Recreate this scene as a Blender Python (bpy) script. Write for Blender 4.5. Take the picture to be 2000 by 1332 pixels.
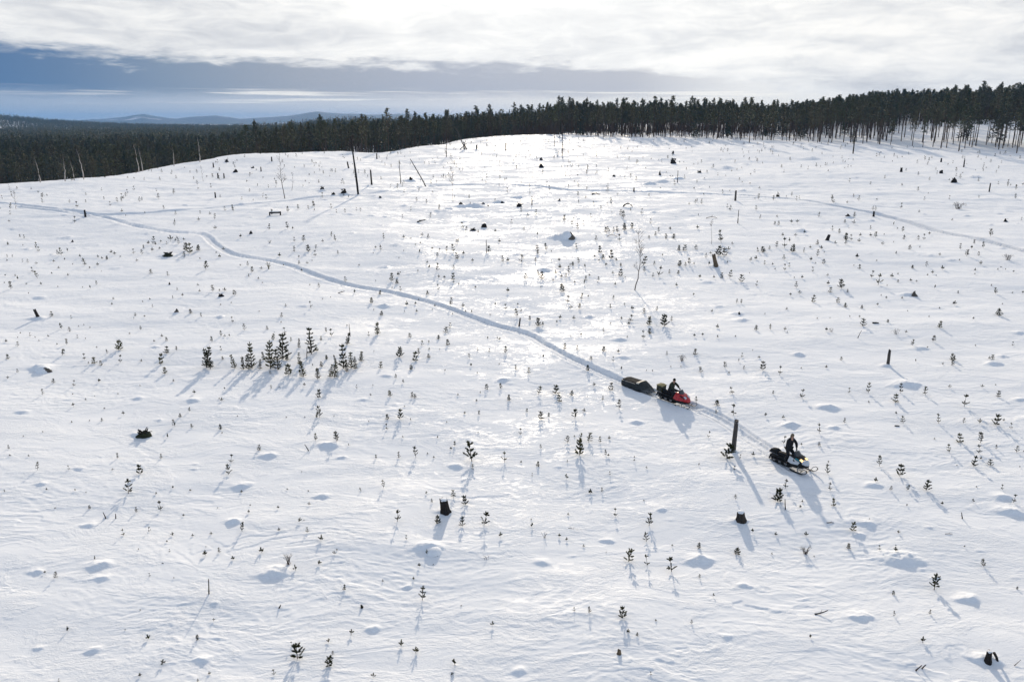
import bpy, bmesh, math, random
import numpy as np
from mathutils import Vector, Matrix, Quaternion

for o in list(bpy.data.objects): bpy.data.objects.remove(o)
SC = bpy.context.scene
COL = SC.collection
R = math.radians
random.seed(11); rng = np.random.default_rng(11)

# ------------------------------------------------------------------ camera
F = 1556.0; CX, CY = 1000.0, 666.0
PITCH = R(15.4); CAMZ = 23.0
cam_d = bpy.data.cameras.new('camera'); cam = bpy.data.objects.new('camera', cam_d); COL.objects.link(cam)
cam_d.sensor_width = 36; cam_d.lens = 36*F/2000; cam_d.clip_start = 0.5; cam_d.clip_end = 60000
cam.location = (0, 0, CAMZ); cam.rotation_euler = (math.pi/2 - PITCH, 0, 0)
SC.camera = cam

# ------------------------------------------------------------------ view
SC.view_settings.view_transform = 'Standard'; SC.view_settings.look = 'None'
SC.view_settings.gamma = 1; SC.view_settings.use_curve_mapping = False
SC.view_settings.exposure = 0.20
SC.render.engine = 'CYCLES'
SC.cycles.max_bounces = 5; SC.cycles.diffuse_bounces = 3; SC.cycles.glossy_bounces = 2; SC.cycles.volume_bounces = 0; SC.cycles.transmission_bounces = 2

# ------------------------------------------------------------------ sun
SUN_AZ, SUN_EL = R(1.8), R(20.0)
SV = Vector((math.sin(SUN_AZ)*math.cos(SUN_EL), math.cos(SUN_AZ)*math.cos(SUN_EL), math.sin(SUN_EL)))
sun_d = bpy.data.lights.new('sun', 'SUN'); sun = bpy.data.objects.new('sun', sun_d); COL.objects.link(sun)
sun_d.energy = 4.0; sun_d.angle = R(1.2); sun_d.color = (1.0, 0.86, 0.68)
sun.rotation_euler = (-SV).to_track_quat('-Z', 'Y').to_euler(); sun.location = (0, 100, 200)

# ------------------------------------------------------------------ node helper
class N:
    def __init__(s, nt): s.nt = nt
    def new(s, t, **k):
        n = s.nt.nodes.new(t)
        for a, b in k.items(): setattr(n, a, b)
        return n
    def put(s, sock, v):
        if isinstance(v, bpy.types.NodeSocket): s.nt.links.new(v, sock)
        elif v is not None: sock.default_value = v
    def m(s, op, a, b=None, c=None, clamp=False):
        n = s.new('ShaderNodeMath', operation=op, use_clamp=clamp)
        for i, v in enumerate((a, b, c)):
            if v is not None: s.put(n.inputs[i], v)
        return n.outputs[0]
    def ss(s, x, a, b):                       # smoothstep 0..1 between a and b
        n = s.new('ShaderNodeMapRange', interpolation_type='SMOOTHSTEP')
        s.put(n.inputs[0], x); s.put(n.inputs[1], a); s.put(n.inputs[2], b)
        return n.outputs[0]
    def mr(s, x, a, b, c, d):
        n = s.new('ShaderNodeMapRange'); n.clamp = True
        for i, v in enumerate((x, a, b, c, d)): s.put(n.inputs[i], v)
        return n.outputs[0]
    def mix(s, f, a, b):
        n = s.new('ShaderNodeMix', data_type='RGBA'); n.clamp_factor = True
        s.put(n.inputs[0], f)
        for i, v in ((6, a), (7, b)):
            if not isinstance(v, bpy.types.NodeSocket) and len(v) == 3: v = (*v, 1)
            s.put(n.inputs[i], v)
        return n.outputs[2]
    def xyz(s, x, y, z):
        n = s.new('ShaderNodeCombineXYZ')
        for i, v in enumerate((x, y, z)): s.put(n.inputs[i], v)
        return n.outputs[0]
    def noise(s, vec, scale=1, detail=3, rough=.5, dist=0.0):
        n = s.new('ShaderNodeTexNoise'); s.put(n.inputs['Vector'], vec)
        n.inputs['Scale'].default_value = scale; n.inputs['Detail'].default_value = detail
        n.inputs['Roughness'].default_value = rough; n.inputs['Distortion'].default_value = dist
        return n.outputs['Fac']
    def ramp(s, x, stops, interp='LINEAR'):
        n = s.new('ShaderNodeValToRGB'); s.put(n.inputs[0], x); cr = n.color_ramp; cr.interpolation = interp
        while len(cr.elements) < len(stops): cr.elements.new(0.5)
        for e, (p, c) in zip(cr.elements, stops):
            e.position = p; e.color = (*c, 1) if len(c) == 3 else c
        return n.outputs[0]

# ------------------------------------------------------------------ world sky
W = bpy.data.worlds.new('World'); SC.world = W; W.use_nodes = True
nt = W.node_tree; nt.nodes.clear(); n = N(nt)
tc = n.new('ShaderNodeTexCoord'); D = tc.outputs['Generated']
sep = n.new('ShaderNodeSeparateXYZ'); n.put(sep.inputs[0], D)
dx, dy, dz = sep.outputs
az = n.m('MULTIPLY', n.m('ARCTAN2', dx, dy), 57.2958)
el = n.m('MULTIPLY', n.m('ARCSINE', dz), 57.2958)
sky = n.new('ShaderNodeTexSky', sky_type='NISHITA', sun_disc=False, sun_elevation=SUN_EL, sun_rotation=SUN_AZ,
            altitude=300, air_density=1.0, dust_density=0.6, ozone_density=1.6)
clear = n.new('ShaderNodeVectorMath', operation='SCALE'); n.put(clear.inputs[0], sky.outputs[0]); clear.inputs['Scale'].default_value = 0.13
clear = clear.outputs[0]
# cloud noise in (azimuth, elevation), streaks flattened towards the horizon
v1 = n.xyz(n.m('MULTIPLY', az, .09), n.m('MULTIPLY', el, .62), 3.1)
v2 = n.xyz(n.m('MULTIPLY', az, .38), n.m('MULTIPLY', el, 1.7), 7.7)
n1 = n.noise(v1, 1, 5, .55, .4); n2 = n.noise(v2, 1, 6, .6, .3)
warp = n.m('ADD', n.m('MULTIPLY', n.m('SUBTRACT', n1, .5), 2.6), n.m('MULTIPLY', n.m('SUBTRACT', n2, .5), 2.0))
ew = n.m('ADD', el, warp)
an = n.mr(az, -180, 180, 0, 1)
def azs(stops): return [((a+180)/360, c) for a, c in stops]
def g3(v): return (v, v, v)
edge = n.m('MULTIPLY', n.ramp(an, azs([(-180, g3(.42)), (-33, g3(.44)), (-26, g3(.40)), (-18, g3(.36)), (0, g3(.375)), (8, g3(.35)), (13, g3(.27)), (20, g3(.16)), (40, g3(.16)), (180, g3(.42))])), 10)
upper = n.ss(n.m('SUBTRACT', ew, edge), -.55, .40)
band = n.ramp(an, azs([(-180, (.20, .30, .48)), (-60, (.075, .175, .365)), (-33, (.085, .165, .31)), (-28, (.13, .205, .33)), (-22, (.225, .285, .375)), (-14, (.34, .37, .43)),
                       (-5, (.41, .435, .50)), (8, (.50, .51, .55)), (16, (.82, .81, .79)), (50, (.74, .75, .77)), (180, (.20, .30, .48))]))
low = n.ramp(an, azs([(-180, (.34, .43, .58)), (-33, (.31, .38, .49)), (-22, (.43, .48, .56)), (-10, (.58, .60, .64)), (-3, (.72, .71, .71)),
                      (12, (.86, .83, .77)), (33, (.86, .85, .83)), (180, (.34, .43, .58))]))
lower = n.mix(n.ss(n.m('ADD', el, n.m('MULTIPLY', n.m('SUBTRACT', n2, .5), .7)), 1.15, 2.15), low, band)
# thin bright gaps in the cloud bank
st = n.noise(n.xyz(n.m('MULTIPLY', az, .10), n.m('MULTIPLY', el, 4.6), 1.3), 1, 4, .55, .3)
stm = n.m('MULTIPLY', n.ss(st, .50, .66), n.m('MULTIPLY', n.ss(el, .9, 1.45), n.m('SUBTRACT', 1, n.ss(el, 1.85, 2.3))))
stm = n.m('MULTIPLY', stm, n.mr(az, -34, -18, .12, .80))
lower = n.mix(stm, lower, (.93, .90, .84))
# upper deck
n3 = n.noise(n.xyz(n.m('MULTIPLY', az, .055), n.m('MULTIPLY', el, .30), 11.9), 1, 6, .58, .6)
n4 = n.noise(n.xyz(n.m('MULTIPLY', az, .30), n.m('MULTIPLY', el, 1.15), 21.4), 1, 7, .62, .7)
tex = n.m('ADD', n.m('MULTIPLY', n3, .62), n.m('MULTIPLY', n4, .38))
deck = n.ramp(tex, [(.32, (.48, .50, .54)), (.43, (.63, .64, .66)), (.51, (.77, .77, .765)), (.60, (.90, .885, .855))])
# forward-scattered light of the veiled sun
dot = n.new('ShaderNodeVectorMath', operation='DOT_PRODUCT'); n.put(dot.inputs[0], D); dot.inputs[1].default_value = SV
ang = n.m('MULTIPLY', n.m('ARCCOSINE', n.m('MINIMUM', dot.outputs['Value'], .99999)), 57.2958)
glow = n.m('MULTIPLY', n.m('POWER', 2.718, n.m('MULTIPLY', n.m('POWER', n.m('DIVIDE', ang, 15.0), 2), -1)), 1.0)
# towards the zenith and behind the camera the deck breaks up over blue sky
P = n.new('ShaderNodeVectorMath', operation='DIVIDE')
n.put(P.inputs[0], D); n.put(P.inputs[1], n.xyz(n.m('ADD', dz, .12), n.m('ADD', dz, .12), 1.0))
n5 = n.noise(P.outputs[0], 1.3, 6, .55, .4)
cover = n.ss(n5, .44, .60)
far = n.ss(ang, 32, 68)
deck_far = n.mix(cover, clear, (.67, .735, .85))
deck = n.mix(far, deck, deck_far)
skyc = n.mix(upper, lower, deck)
skyc = n.mix(n.m('MULTIPLY', glow, n.mr(upper, 0, 1, .10, .92)), skyc, (1.22, 1.20, 1.14))
bg = n.new('ShaderNodeBackground'); n.put(bg.inputs[0], skyc); bg.inputs[1].default_value = 1.0
out = n.new('ShaderNodeOutputWorld'); nt.links.new(bg.outputs[0], out.inputs[0])

# ------------------------------------------------------------------ noise on arrays
def _h(ix, iy, s):
    h = (ix.astype(np.int64)*374761393 + iy.astype(np.int64)*668265263 + s*2147483647) & 0xffffffff
    h = ((h ^ (h >> 13))*1274126177) & 0xffffffff
    return ((h ^ (h >> 16)) & 0xffffff)/float(0x1000000)
def pn(x, y, s=0):                                     # gradient noise, about -0.7..0.7
    x0 = np.floor(x); y0 = np.floor(y); fx = x-x0; fy = y-y0
    u = fx*fx*fx*(fx*(fx*6-15)+10); v = fy*fy*fy*(fy*(fy*6-15)+10)
    def gr(i, j):
        a = _h(x0+i, y0+j, s)*6.2831853
        return np.cos(a)*(fx-i)+np.sin(a)*(fy-j)
    a = gr(0, 0); b = gr(1, 0); c = gr(0, 1); d = gr(1, 1)
    return (a+(b-a)*u)*(1-v)+(c+(d-c)*u)*v
def sst(x, a, b):
    t = np.clip((x-a)/(b-a), 0, 1); return t*t*(3-2*t)
def softplus(x): return np.where(x > 30, x, np.log1p(np.exp(np.minimum(x, 30))))

# ------------------------------------------------------------------ projection
cp, sp = math.cos(PITCH), math.sin(PITCH)
def ray(px, py):                                       # horizontal slope X/Y and fall per metre of Y
    px = np.asarray(px, float); py = np.asarray(py, float)
    a = (px-CX)/F; b = -(py-CY)/F
    yy = cp + b*sp; zz = -sp + b*cp
    return a/yy, zz/yy
def proj(X, Y, Z):
    z = Z-CAMZ; d = Y*cp - z*sp
    return CX+F*X/d, CY-F*(z*cp+Y*sp)/d, d

# ------------------------------------------------------------------ terrain
CREST = [(-400, 372), (0, 362), (130, 357), (200, 349), (300, 330), (400, 319), (450, 308), (530, 300), (660, 297), (700, 299), (750, 302),
         (800, 294), (870, 281), (940, 267), (1050, 264), (1100, 266), (1200, 268), (1300, 270), (1400, 272), (1500, 276), (1600, 280), (1700, 285), (1800, 290), (2000, 297), (2400, 312)]
ct, cs = ray([c[0] for c in CREST], [c[1] for c in CREST])
cY = CAMZ/(0.05-cs)
def tx(x): return (x-CX)/F/cp
KX = [tx(v) for v in (-400, 450, 600, 900, 1040, 1100, 1500, 1700, 1850, 2400)]
KV = [.30, .30, .24, .16, .10, .055, .044, .002, -.030, -.040]
_kc = np.interp(ct, KX, KV); _sg = (.05-cs)/np.maximum(_kc, 1e-3)          # the rounded shoulder must not sink the skyline
_xx = np.log(np.clip(_sg, .05, .86)/(1-np.clip(_sg, .05, .86)))
cY = cY+np.where(_sg < .86, np.clip(_kc*7*np.log1p(np.exp(_xx))/(.05-cs)-7*_xx, 0, 25), 0)
_tt = np.linspace(ct[0], ct[-1], 400); _yy = np.interp(_tt, ct, cY)
_k = np.exp(-np.linspace(-2, 2, 15)**2); _k /= _k.sum()
_yy = np.convolve(np.pad(_yy, 7, mode='edge'), _k, mode='valid')
def Ycrest(t): return np.interp(t, _tt, _yy)
FX = [tx(v) for v in (-400, 420, 560, 640, 800, 950, 1040, 1120, 2400)]
FV = [-8, -3, 1.5, 5.5, 8.5, 12, 13, 13, 13]

MOUNDS = [(272,779,12),(47,806,13),(380,784,14),(311,822,8),(477,950,18),(459,1021,15),(175,1027,14),(155,917,11),(82,946,10),
 (645,870,19),(527,890,17),(630,970,16),(670,894,10),(892,911,15),(710,782,10),(842,1072,24),(1245,826,13),(1295,996,10),(1190,1057,12),
 (1622,798,19),(1547,832,16),(1777,751,26),(1995,782,12),(1710,950,15),(1960,972,18),(1980,1001,23),(1697,1025,16),(1680,1045,11),(1632,837,11),
 (197,1105,25),(75,1117,11),(200,1130,15),(185,1270,16),(397,1290,16),(732,1230,15),(540,1120,30),(797,1148,10),(1062,1100,16),(1372,1095,24),
 (1457,1145,14),(1015,1312,15),(1770,1097,36),(1895,1170,22),(1685,1205,22),(774,480,11),(825,492,9),(752,522,12),(806,535,10),(594,598,10),
 (752,600,12),(986,744,13),(757,736,10),(1364,495,13),(1386,552,14),(1066,529,14),(1150,620,12),(1212,664,15),(1405,600,10),(1442,613,15),
 (1452,626,15),(1220,699,12),(1054,646,10),(1566,452,14),(1660,425,11),(1777,577,15),(1860,509,9),(1800,682,17),(1945,711,16),(1562,695,12),
 (1993,650,13),(1962,697,11),(132,465,11),(167,485,9),(228,524,11),(80,582,12),(306,678,10),(54,487,9),(1272,361,14),(1297,356,14),(1325,350,12),
 (1015,386,13),(925,405,26),(977,396,12),(880,408,10),(727,422,8),(725,330,10),(1422,329,14),(1457,322,12),(1297,313,20),(1300,337,9),(1907,347,13),
 (1587,311,15),(630,374,10),(671,380,11),(805,354,12),(947,446,10),(1103,466,24),(85,722,22),(280,850,20),(328,500,14),(870,1000,17),(1447,1018,16),(1935,1290,24),
 (1432,882,13),(1734,715,11),(345,612,10),(1397,522,12),(75,624,16),(430,620,9),(1190,470,12),(640,310,14),(1690,650,9),(120,300,9)]
MOUNDS += [(random.uniform(0, 2000), 300+1030*random.random()**1.7, random.uniform(4, 8)) for _ in range(90)]
NHAND = len(MOUNDS)-90
MOUNDS += [(random.uniform(0, 2000), 290+random.random()**.8*210, random.uniform(3.2, 7.5)) for _ in range(300)]

TRK1 = [(-60,391),(0,397),(60,402),(130,410),(200,424),(262,440),(300,448),(350,455),(385,456),(402,462),(415,475),(440,490),(470,500),(520,508),(560,518),(600,533),(650,549),(700,561),(750,568),(800,580),(860,597),(900,613),(950,632),(1000,645),(1030,655),(1060,672),(1100,692),(1150,716),(1200,738),(1250,758),(1310,779),(1345,793),(1390,811),(1425,831),(1460,855),(1510,889),(1556,917)]
TRK2 = [(40,404),(110,412),(170,418),(250,418),(350,411),(450,403),(520,396),(600,387),(700,380),(760,373),(830,364),(900,362),(980,360),(1050,364),(1110,371),(1200,373),(1300,376),(1400,380),(1500,385),(1560,390),(1620,400),(1700,415),(1770,433),(1830,452),(1900,465),(2000,490),(2100,515)]

def G0(X, Y):
    X = np.asarray(X, float); Y = np.asarray(Y, float)
    t = X/np.maximum(Y, 1.0)
    yc = Ycrest(t); w = 7.0
    z = 0.05*Y
    u = sst(Y, 25, 110)
    z = z + .75*pn(X/46+3.1, Y/30+.7, 1)*u + 1.35*pn((X+.8*Y)/34, (Y-.6*X)/85, 2)*u*(.35+.65*sst(-X, -30, 40)) + .26*pn(X/13, Y/8, 3)
    k = np.interp(t, KX, KV)
    past = softplus((Y-yc)/w)*w
    past = np.where(k < 0, np.minimum(past, 125), past)
    z = z - k*past
    z = z - .055*np.maximum(Y-yc-125, 0)*sst(t, tx(1650), tx(1850))
    fl = np.interp(t, FX, FV)
    zz = fl + softplus((z-fl)/2.0)*2.0
    z = np.where((Y > yc+4) & (t < tx(1120)), zz, z)
    # far country
    ff = sst(Y, 620, 1100)
    farz = -6 + 52*np.exp(-((t-tx(-120))/.20)**2-((Y-2700)/520)**2) + 21*np.exp(-((t-tx(720))/.13)**2-((Y-1500)/230)**2) + 2.5*pn(X/260, Y/300, 5)
    farz = farz + sst(t, tx(900), tx(1400))*22
    return z*(1-ff)+farz*ff

def march(px, py, y0=18.0, y1=2500.0, nstep=900):
    px = np.atleast_1d(np.asarray(px, float)); py = np.atleast_1d(np.asarray(py, float))
    t, s = ray(px, py)
    Ys = np.geomspace(y0, y1, nstep)
    X = t[:, None]*Ys[None]; Z = CAMZ+s[:, None]*Ys[None]
    g = G0(X, np.broadcast_to(Ys, X.shape))
    under = (Z < g); idx = np.argmax(under, 1); idx = np.where(under.any(1), np.maximum(idx, 1), nstep-1)
    r = np.arange(len(px))
    f0 = Z[r, idx-1]-g[r, idx-1]; f1 = Z[r, idx]-g[r, idx]
    a = np.clip(f0/np.maximum(f0-f1, 1e-6), 0, 1)
    Yh = Ys[idx-1]+(Ys[idx]-Ys[idx-1])*a
    return t*Yh, Yh
def depth(X, Y): return Y*cp-(G0(X, Y)-CAMZ)*sp

_mx, _my = march([m[0] for m in MOUNDS], [m[1] for m in MOUNDS])
_md = depth(_mx, _my)
_mr = np.clip(np.array([m[2] for m in MOUNDS])*_md/F*.82, .2, 2.4)
_mk = _my < 330
_mx, _my, _mr = _mx[_mk], _my[_mk], _mr[_mk]
_mh = _mr*np.where(((np.arange(len(MOUNDS)) < NHAND) | (np.arange(len(MOUNDS)) >= NHAND+90))[_mk], rng.uniform(.30, .50, len(_mr)), rng.uniform(.12, .30, len(_mr))); _mh = np.minimum(_mh, .7)
_ma = rng.uniform(-.25, .25, len(_mr))
def track_world(tr):
    x, y = march([p[0] for p in tr], [p[1] for p in tr])
    P = np.stack([x, y], 1); out = []
    for i in range(len(P)-1):                            # Catmull-Rom
        p0 = P[max(i-1, 0)]; p1 = P[i]; p2 = P[i+1]; p3 = P[min(i+2, len(P)-1)]
        for u in np.linspace(0, 1, 6, endpoint=False):
            out.append(.5*((2*p1)+(-p0+p2)*u+(2*p0-5*p1+4*p2-p3)*u*u+(-p0+3*p1-3*p2+p3)*u**3))
    out.append(P[-1]); return np.array(out)
T1 = track_world(TRK1); T2 = track_world(TRK2)
def track_dist(X, Y, T, want=False):
    best = np.full(X.shape, 99.0); par = np.zeros(X.shape)
    for i in range(len(T)-1):
        a = T[i]; b = T[i+1]; lo = np.minimum(a, b)-3; hi = np.maximum(a, b)+3
        m = (X > lo[0]) & (X < hi[0]) & (Y > lo[1]) & (Y < hi[1])
        if not m.any(): continue
        x = X[m]; y = Y[m]; d = b-a; L2 = max(d@d, 1e-9)
        u = np.clip(((x-a[0])*d[0]+(y-a[1])*d[1])/L2, 0, 1)
        ex = x-a[0]-u*d[0]; ey = y-a[1]-u*d[1]
        sd = np.hypot(ex, ey)*np.where(ex*d[1]-ey*d[0] > 0, 1, -1)
        bb = best[m]; pp = par[m]; up = np.abs(sd) < np.abs(bb); bb[up] = sd[up]; pp[up] = (i+u[up]); best[m] = bb; par[m] = pp
    return (best, par) if want else best
_L1 = np.concatenate([[0], np.cumsum(np.hypot(*np.diff(T1, axis=0).T))])
def G(X, Y):
    X = np.asarray(X, float); Y = np.asarray(Y, float); sh = X.shape
    X = X.ravel(); Y = Y.ravel()
    z = G0(X, Y)
    near = 1-sst(Y, 300, 420)
    wob = X+2.2*pn(X/7, Y/7, 20); wy = Y+1.6*pn(X/6+9, Y/6, 21)+.03*X*sst(Y, 20, 60)
    # drifted dunes, then patches of wind-carved crust between smooth snow
    det = .10*pn(wob/9, wy/2.8, 6) + .04*pn(wob/3.6, wy/1.4, 7)
    patch = np.clip(.34+1.9*pn(X/11+4, Y/9, 9)+.8*pn(X/3.5, Y/3, 27), 0, 1.15)
    r1 = 1-np.abs(pn(wob/1.9, wy/.75, 10))*2.4; r2 = 1-np.abs(pn((wob+.4*wy)/.75, wy/.34, 11))*2.2
    det += patch*(.024*r1*np.abs(r1)+.015*r2*np.abs(r2))
    det += sst(Y, 85, 170)*(.16*pn(wob/4.2, Y/4.0, 28)+.10*pn(X/1.8, Y/2.4, 29))
    # crust edges: steps of a warped field
    f = pn(wob/6.0, (wy+.15*wob)/1.7, 24)*2.0 + pn(wob/1.5, wy/.7, 25)*.7 + pn(X/.5, Y/.4, 12)*.25
    st_ = np.floor(f*1.2); fr = f*1.2-st_
    det += np.clip(.15+2.0*pn(X/6+1, Y/5, 26), 0, 1)*.042*(st_+sst(fr, .90, 1.0)-f*1.2*.94)
    det += (.013*pn(wob/.42, wy/.24, 13)*(.25+patch) + .008*pn(X/.2, Y/.14, 15)*(.2+patch))*(1-sst(Y, 70, 140))
    md = np.zeros_like(z)
    for cx, cy, r, h, a in zip(_mx, _my, _mr, _mh, _ma):
        m = (np.abs(X-cx) < 4.2*r) & (np.abs(Y-cy) < 2.6*r)
        if not m.any(): continue
        ux = (X[m]-cx)*math.cos(a)+(Y[m]-cy)*math.sin(a); uy = -(X[m]-cx)*math.sin(a)+(Y[m]-cy)*math.cos(a)
        wx = np.where(ux < 0, 1.7, 1.05)*r; ux = ux+.35*r*pn(X[m]/r*.9, Y[m]/r*.9, 22); uy = uy+.3*r*pn(X[m]/r, Y[m]/r, 23); wy_ = np.where(uy < 0, .45, 1.1)*r
        q = (ux/wx)**2+(uy/wy_)**2
        md[m] = np.maximum(md[m], h*np.exp(-q*1.1-.25*q*q)*(1+.5*pn(X[m]/.6, Y[m]/.5, 16)+.35*pn(X[m]/.22, Y[m]/.2, 19)))
    d1, p1 = track_dist(X, Y, T1, True); d2 = track_dist(X, Y, T2)
    tr = np.zeros_like(z); mask = np.zeros_like(z)
    along = np.interp(p1, np.arange(len(_L1)), _L1)
    a1 = np.abs(d1+.10*np.sin(along/5.3)+.08*pn(along/3.1, along*0, 51))+(.13*pn(X/.7, Y/.7, 17)+.07*pn(X/.22, Y/.22, 52))*(1-.65*sst(p1, 6*31.0, 6*31.6))
    worn = -.20*(1-sst(a1, .40, .60)) - .07*np.exp(-((a1-.40)/.08)**2) + .07*np.exp(-((a1-.76)/.15)**2) + .035*np.exp(-(a1/.12)**2)
    worn += (.018*np.sin(along*2*np.pi/.42)+.02*pn(X/.3, Y/.3, 53))*(1-sst(a1, .35, .5))
    fresh = -.11*(1-sst(a1, .20, .28)) - .10*np.exp(-((a1-.50)/.075)**2) + .05*np.exp(-((a1-.68)/.09)**2) + .012*np.sin(along*2*np.pi/.35)*(1-sst(a1, .2, .3))
    fr_ = sst(p1, 6*31.0, 6*31.6)
    prof = worn*(1-fr_)+fresh*fr_
    tr += np.where(np.abs(d1) < 2.5, prof, 0); mask = np.maximum(mask, (1-sst(a1, .45, .75))*(1-.4*fr_))
    a2 = np.abs(d2)+.05*pn(X/.9, Y/.9, 18)
    tr += np.where(a2 < 3, -np.where(X > 0, .38, .22)*(1-sst(a2, .55, .90))+.04*np.exp(-((a2-1.05)/.2)**2), 0); mask = np.maximum(mask, .7*(1-sst(a2, .45, .75)))
    z = z + near*(det*(1-.8*mask)+md*(1-mask)+tr)
    return z.reshape(sh), mask.reshape(sh)
def gz(x, y): return float(G(np.array([x]), np.array([y]))[0][0])

# ------------------------------------------------------------------ materials
def mat(name, base, rough=.8, var=.25, scale=8, spec=.3, bump=0.0, metal=0.0, bscale=30, second=None, stretch=(1, 1, 1)):
    m = bpy.data.materials.new(name); m.use_nodes = True; t = m.node_tree; b = t.nodes['Principled BSDF']; k = N(t)
    co = k.new('ShaderNodeTexCoord').outputs['Object']
    mp = k.new('ShaderNodeMapping'); k.put(mp.inputs[0], co); mp.inputs['Scale'].default_value = stretch
    f = k.noise(mp.outputs[0], scale, 4, .6)
    lo = tuple(c*(1-var) for c in base); hi = second or tuple(min(1, c*(1+var)) for c in base)
    k.put(b.inputs['Base Color'], k.mix(k.mr(f, .3, .7, 0, 1), lo, hi))
    k.put(b.inputs['Roughness'], k.mr(f, .2, .8, max(0, rough-.1), min(1, rough+.1)))
    b.inputs['Specular IOR Level'].default_value = spec; b.inputs['Metallic'].default_value = metal
    if bump:
        bm_ = k.new('ShaderNodeBump'); bm_.inputs['Strength'].default_value = bump; bm_.inputs['Distance'].default_value = .02
        k.put(bm_.inputs['Height'], k.noise(mp.outputs[0], bscale, 4, .6)); k.put(b.inputs['Normal'], bm_.outputs[0])
    return m
def snow_material(ground=True):
    m = bpy.data.materials.new('snow_ground' if ground else 'snow'); m.use_nodes = True; t = m.node_tree; b = t.nodes['Principled BSDF']; k = N(t)
    co = k.new('ShaderNodeTexCoord').outputs['Object']
    mp = k.new('ShaderNodeMapping'); k.put(mp.inputs[0], co); mp.inputs['Scale'].default_value = (1, 1.9, 1)
    mp2 = k.new('ShaderNodeMapping'); k.put(mp2.inputs[0], co); mp2.inputs['Scale'].default_value = (1, 2.1, 1)
    big = k.noise(mp.outputs[0], .13, 5, .6, .6); mid = k.noise(mp.outputs[0], .9, 6, .62, .5)
    icy = k.ss(k.m('ADD', k.m('MULTIPLY', big, .48), k.m('MULTIPLY', k.noise(mp.outputs[0], 1.5, 6, .7, .8), .52)), .51, .565)      # wind-polished crust
    k.put(b.inputs['Base Color'], k.mix(k.mr(mid, .3, .7, 0, 1), (.79, .805, .83), (.84, .85, .865)))
    rough = k.mr(icy, 0, 1, .80, .47)
    if ground:
        at = k.new('ShaderNodeAttribute', attribute_name='packed')
        rough = k.m('ADD', rough, k.m('MULTIPLY', at.outputs['Fac'], .25))
    k.put(b.inputs['Roughness'], rough); k.put(b.inputs['Specular IOR Level'], k.mr(icy, 0, 1, .008, .10)); b.inputs['IOR'].default_value = 1.31
    pm = k.ss(k.noise(mp.outputs[0], .22, 5, .62, .8), .44, .60)                                  # where the crust is carved
    h = k.m('MULTIPLY', k.noise(mp2.outputs[0], 1.9, 6, .66, .6), k.mr(pm, 0, 1, .014, .058))
    h = k.m('ADD', h, k.m('MULTIPLY', k.noise(mp2.outputs[0], 9, 4, .65, .4), k.m('ADD', k.mr(pm, 0, 1, .006, .022), k.mr(icy, 0, 1, 0, .012))))
    bm_ = k.new('ShaderNodeBump'); bm_.inputs['Strength'].default_value = .75; bm_.inputs['Distance'].default_value = 1.0
    k.put(bm_.inputs['Height'], h); k.put(b.inputs['Normal'], bm_.outputs[0])
    return m
M = {}
M['snow'] = snow_material(); M['cap'] = snow_material(False)
M['bark'] = mat('bark', (.045, .036, .030), .9, .45, 6, .2, .6, stretch=(1, 1, .25))
M['greywood'] = mat('weathered_wood', (.075, .066, .060), .85, .45, 7, .2, .6, stretch=(1, 1, .15))
M['brownwood'] = mat('brown_wood', (.12, .088, .058), .85, .35, 7, .2, .5, stretch=(1, 1, .15))
M['darkwood'] = mat('charred_wood', (.022, .018, .016), .9, .5, 7, .2, .6, stretch=(1, 1, .2))
M['birch'] = mat('birch_bark', (.13, .105, .09), .8, .5, 5, .2)
M['palebirch'] = mat('pale_birch_bark', (.48, .42, .37), .8, .35, 3, .2)
M['twig'] = mat('twig', (.050, .034, .028), .85, .35, 9, .2)
M['trunk'] = mat('pine_trunk', (.085, .060, .046), .9, .4, 1.5, .15, stretch=(1, 1, .3))
def crown_mat(name, cols):
    m = bpy.data.materials.new(name); m.use_nodes = True; t = m.node_tree; b = t.nodes['Principled BSDF']; k = N(t)
    rnd = k.new('ShaderNodeObjectInfo').outputs['Random']; f = k.noise(k.new('ShaderNodeTexCoord').outputs['Object'], .55, 3, .6)
    c = k.ramp(rnd, [(i/(len(cols)-1), c_) for i, c_ in enumerate(cols)])
    hsv = k.new('ShaderNodeHueSaturation'); k.put(hsv.inputs['Color'], c); k.put(hsv.inputs['Value'], k.mr(f, .3, .7, .6, 1.5))
    k.put(b.inputs['Base Color'], hsv.outputs[0]); b.inputs['Roughness'].default_value = .7; b.inputs['Specular IOR Level'].default_value = .3
    return m
M['needle_far'] = crown_mat('pine_crown', [(.055, .066, .034), (.090, .088, .042), (.060, .066, .044), (.115, .098, .052), (.070, .080, .040)])
M['needle_spruce'] = crown_mat('spruce_crown', [(.034, .050, .032), (.044, .058, .034), (.038, .052, .036)])
M['needle'] = mat('sapling_needles', (.026, .034, .013), .75, .35, 2.5, .1, second=(.060, .064, .022))
M['needle_y'] = mat('sapling_needles_yellowish', (.062, .066, .020), .75, .3, 2.5, .1, second=(.15, .14, .045))
M['stem'] = mat('sapling_stem', (.070, .045, .028), .85, .3, 9, .2)
M['rock'] = mat('rock', (.10, .085, .070), .85, .45, 4, .3, .6)
M['heather'] = mat('dark_heather', (.028, .030, .016), .9, .5, 6, .2, .5)

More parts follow.
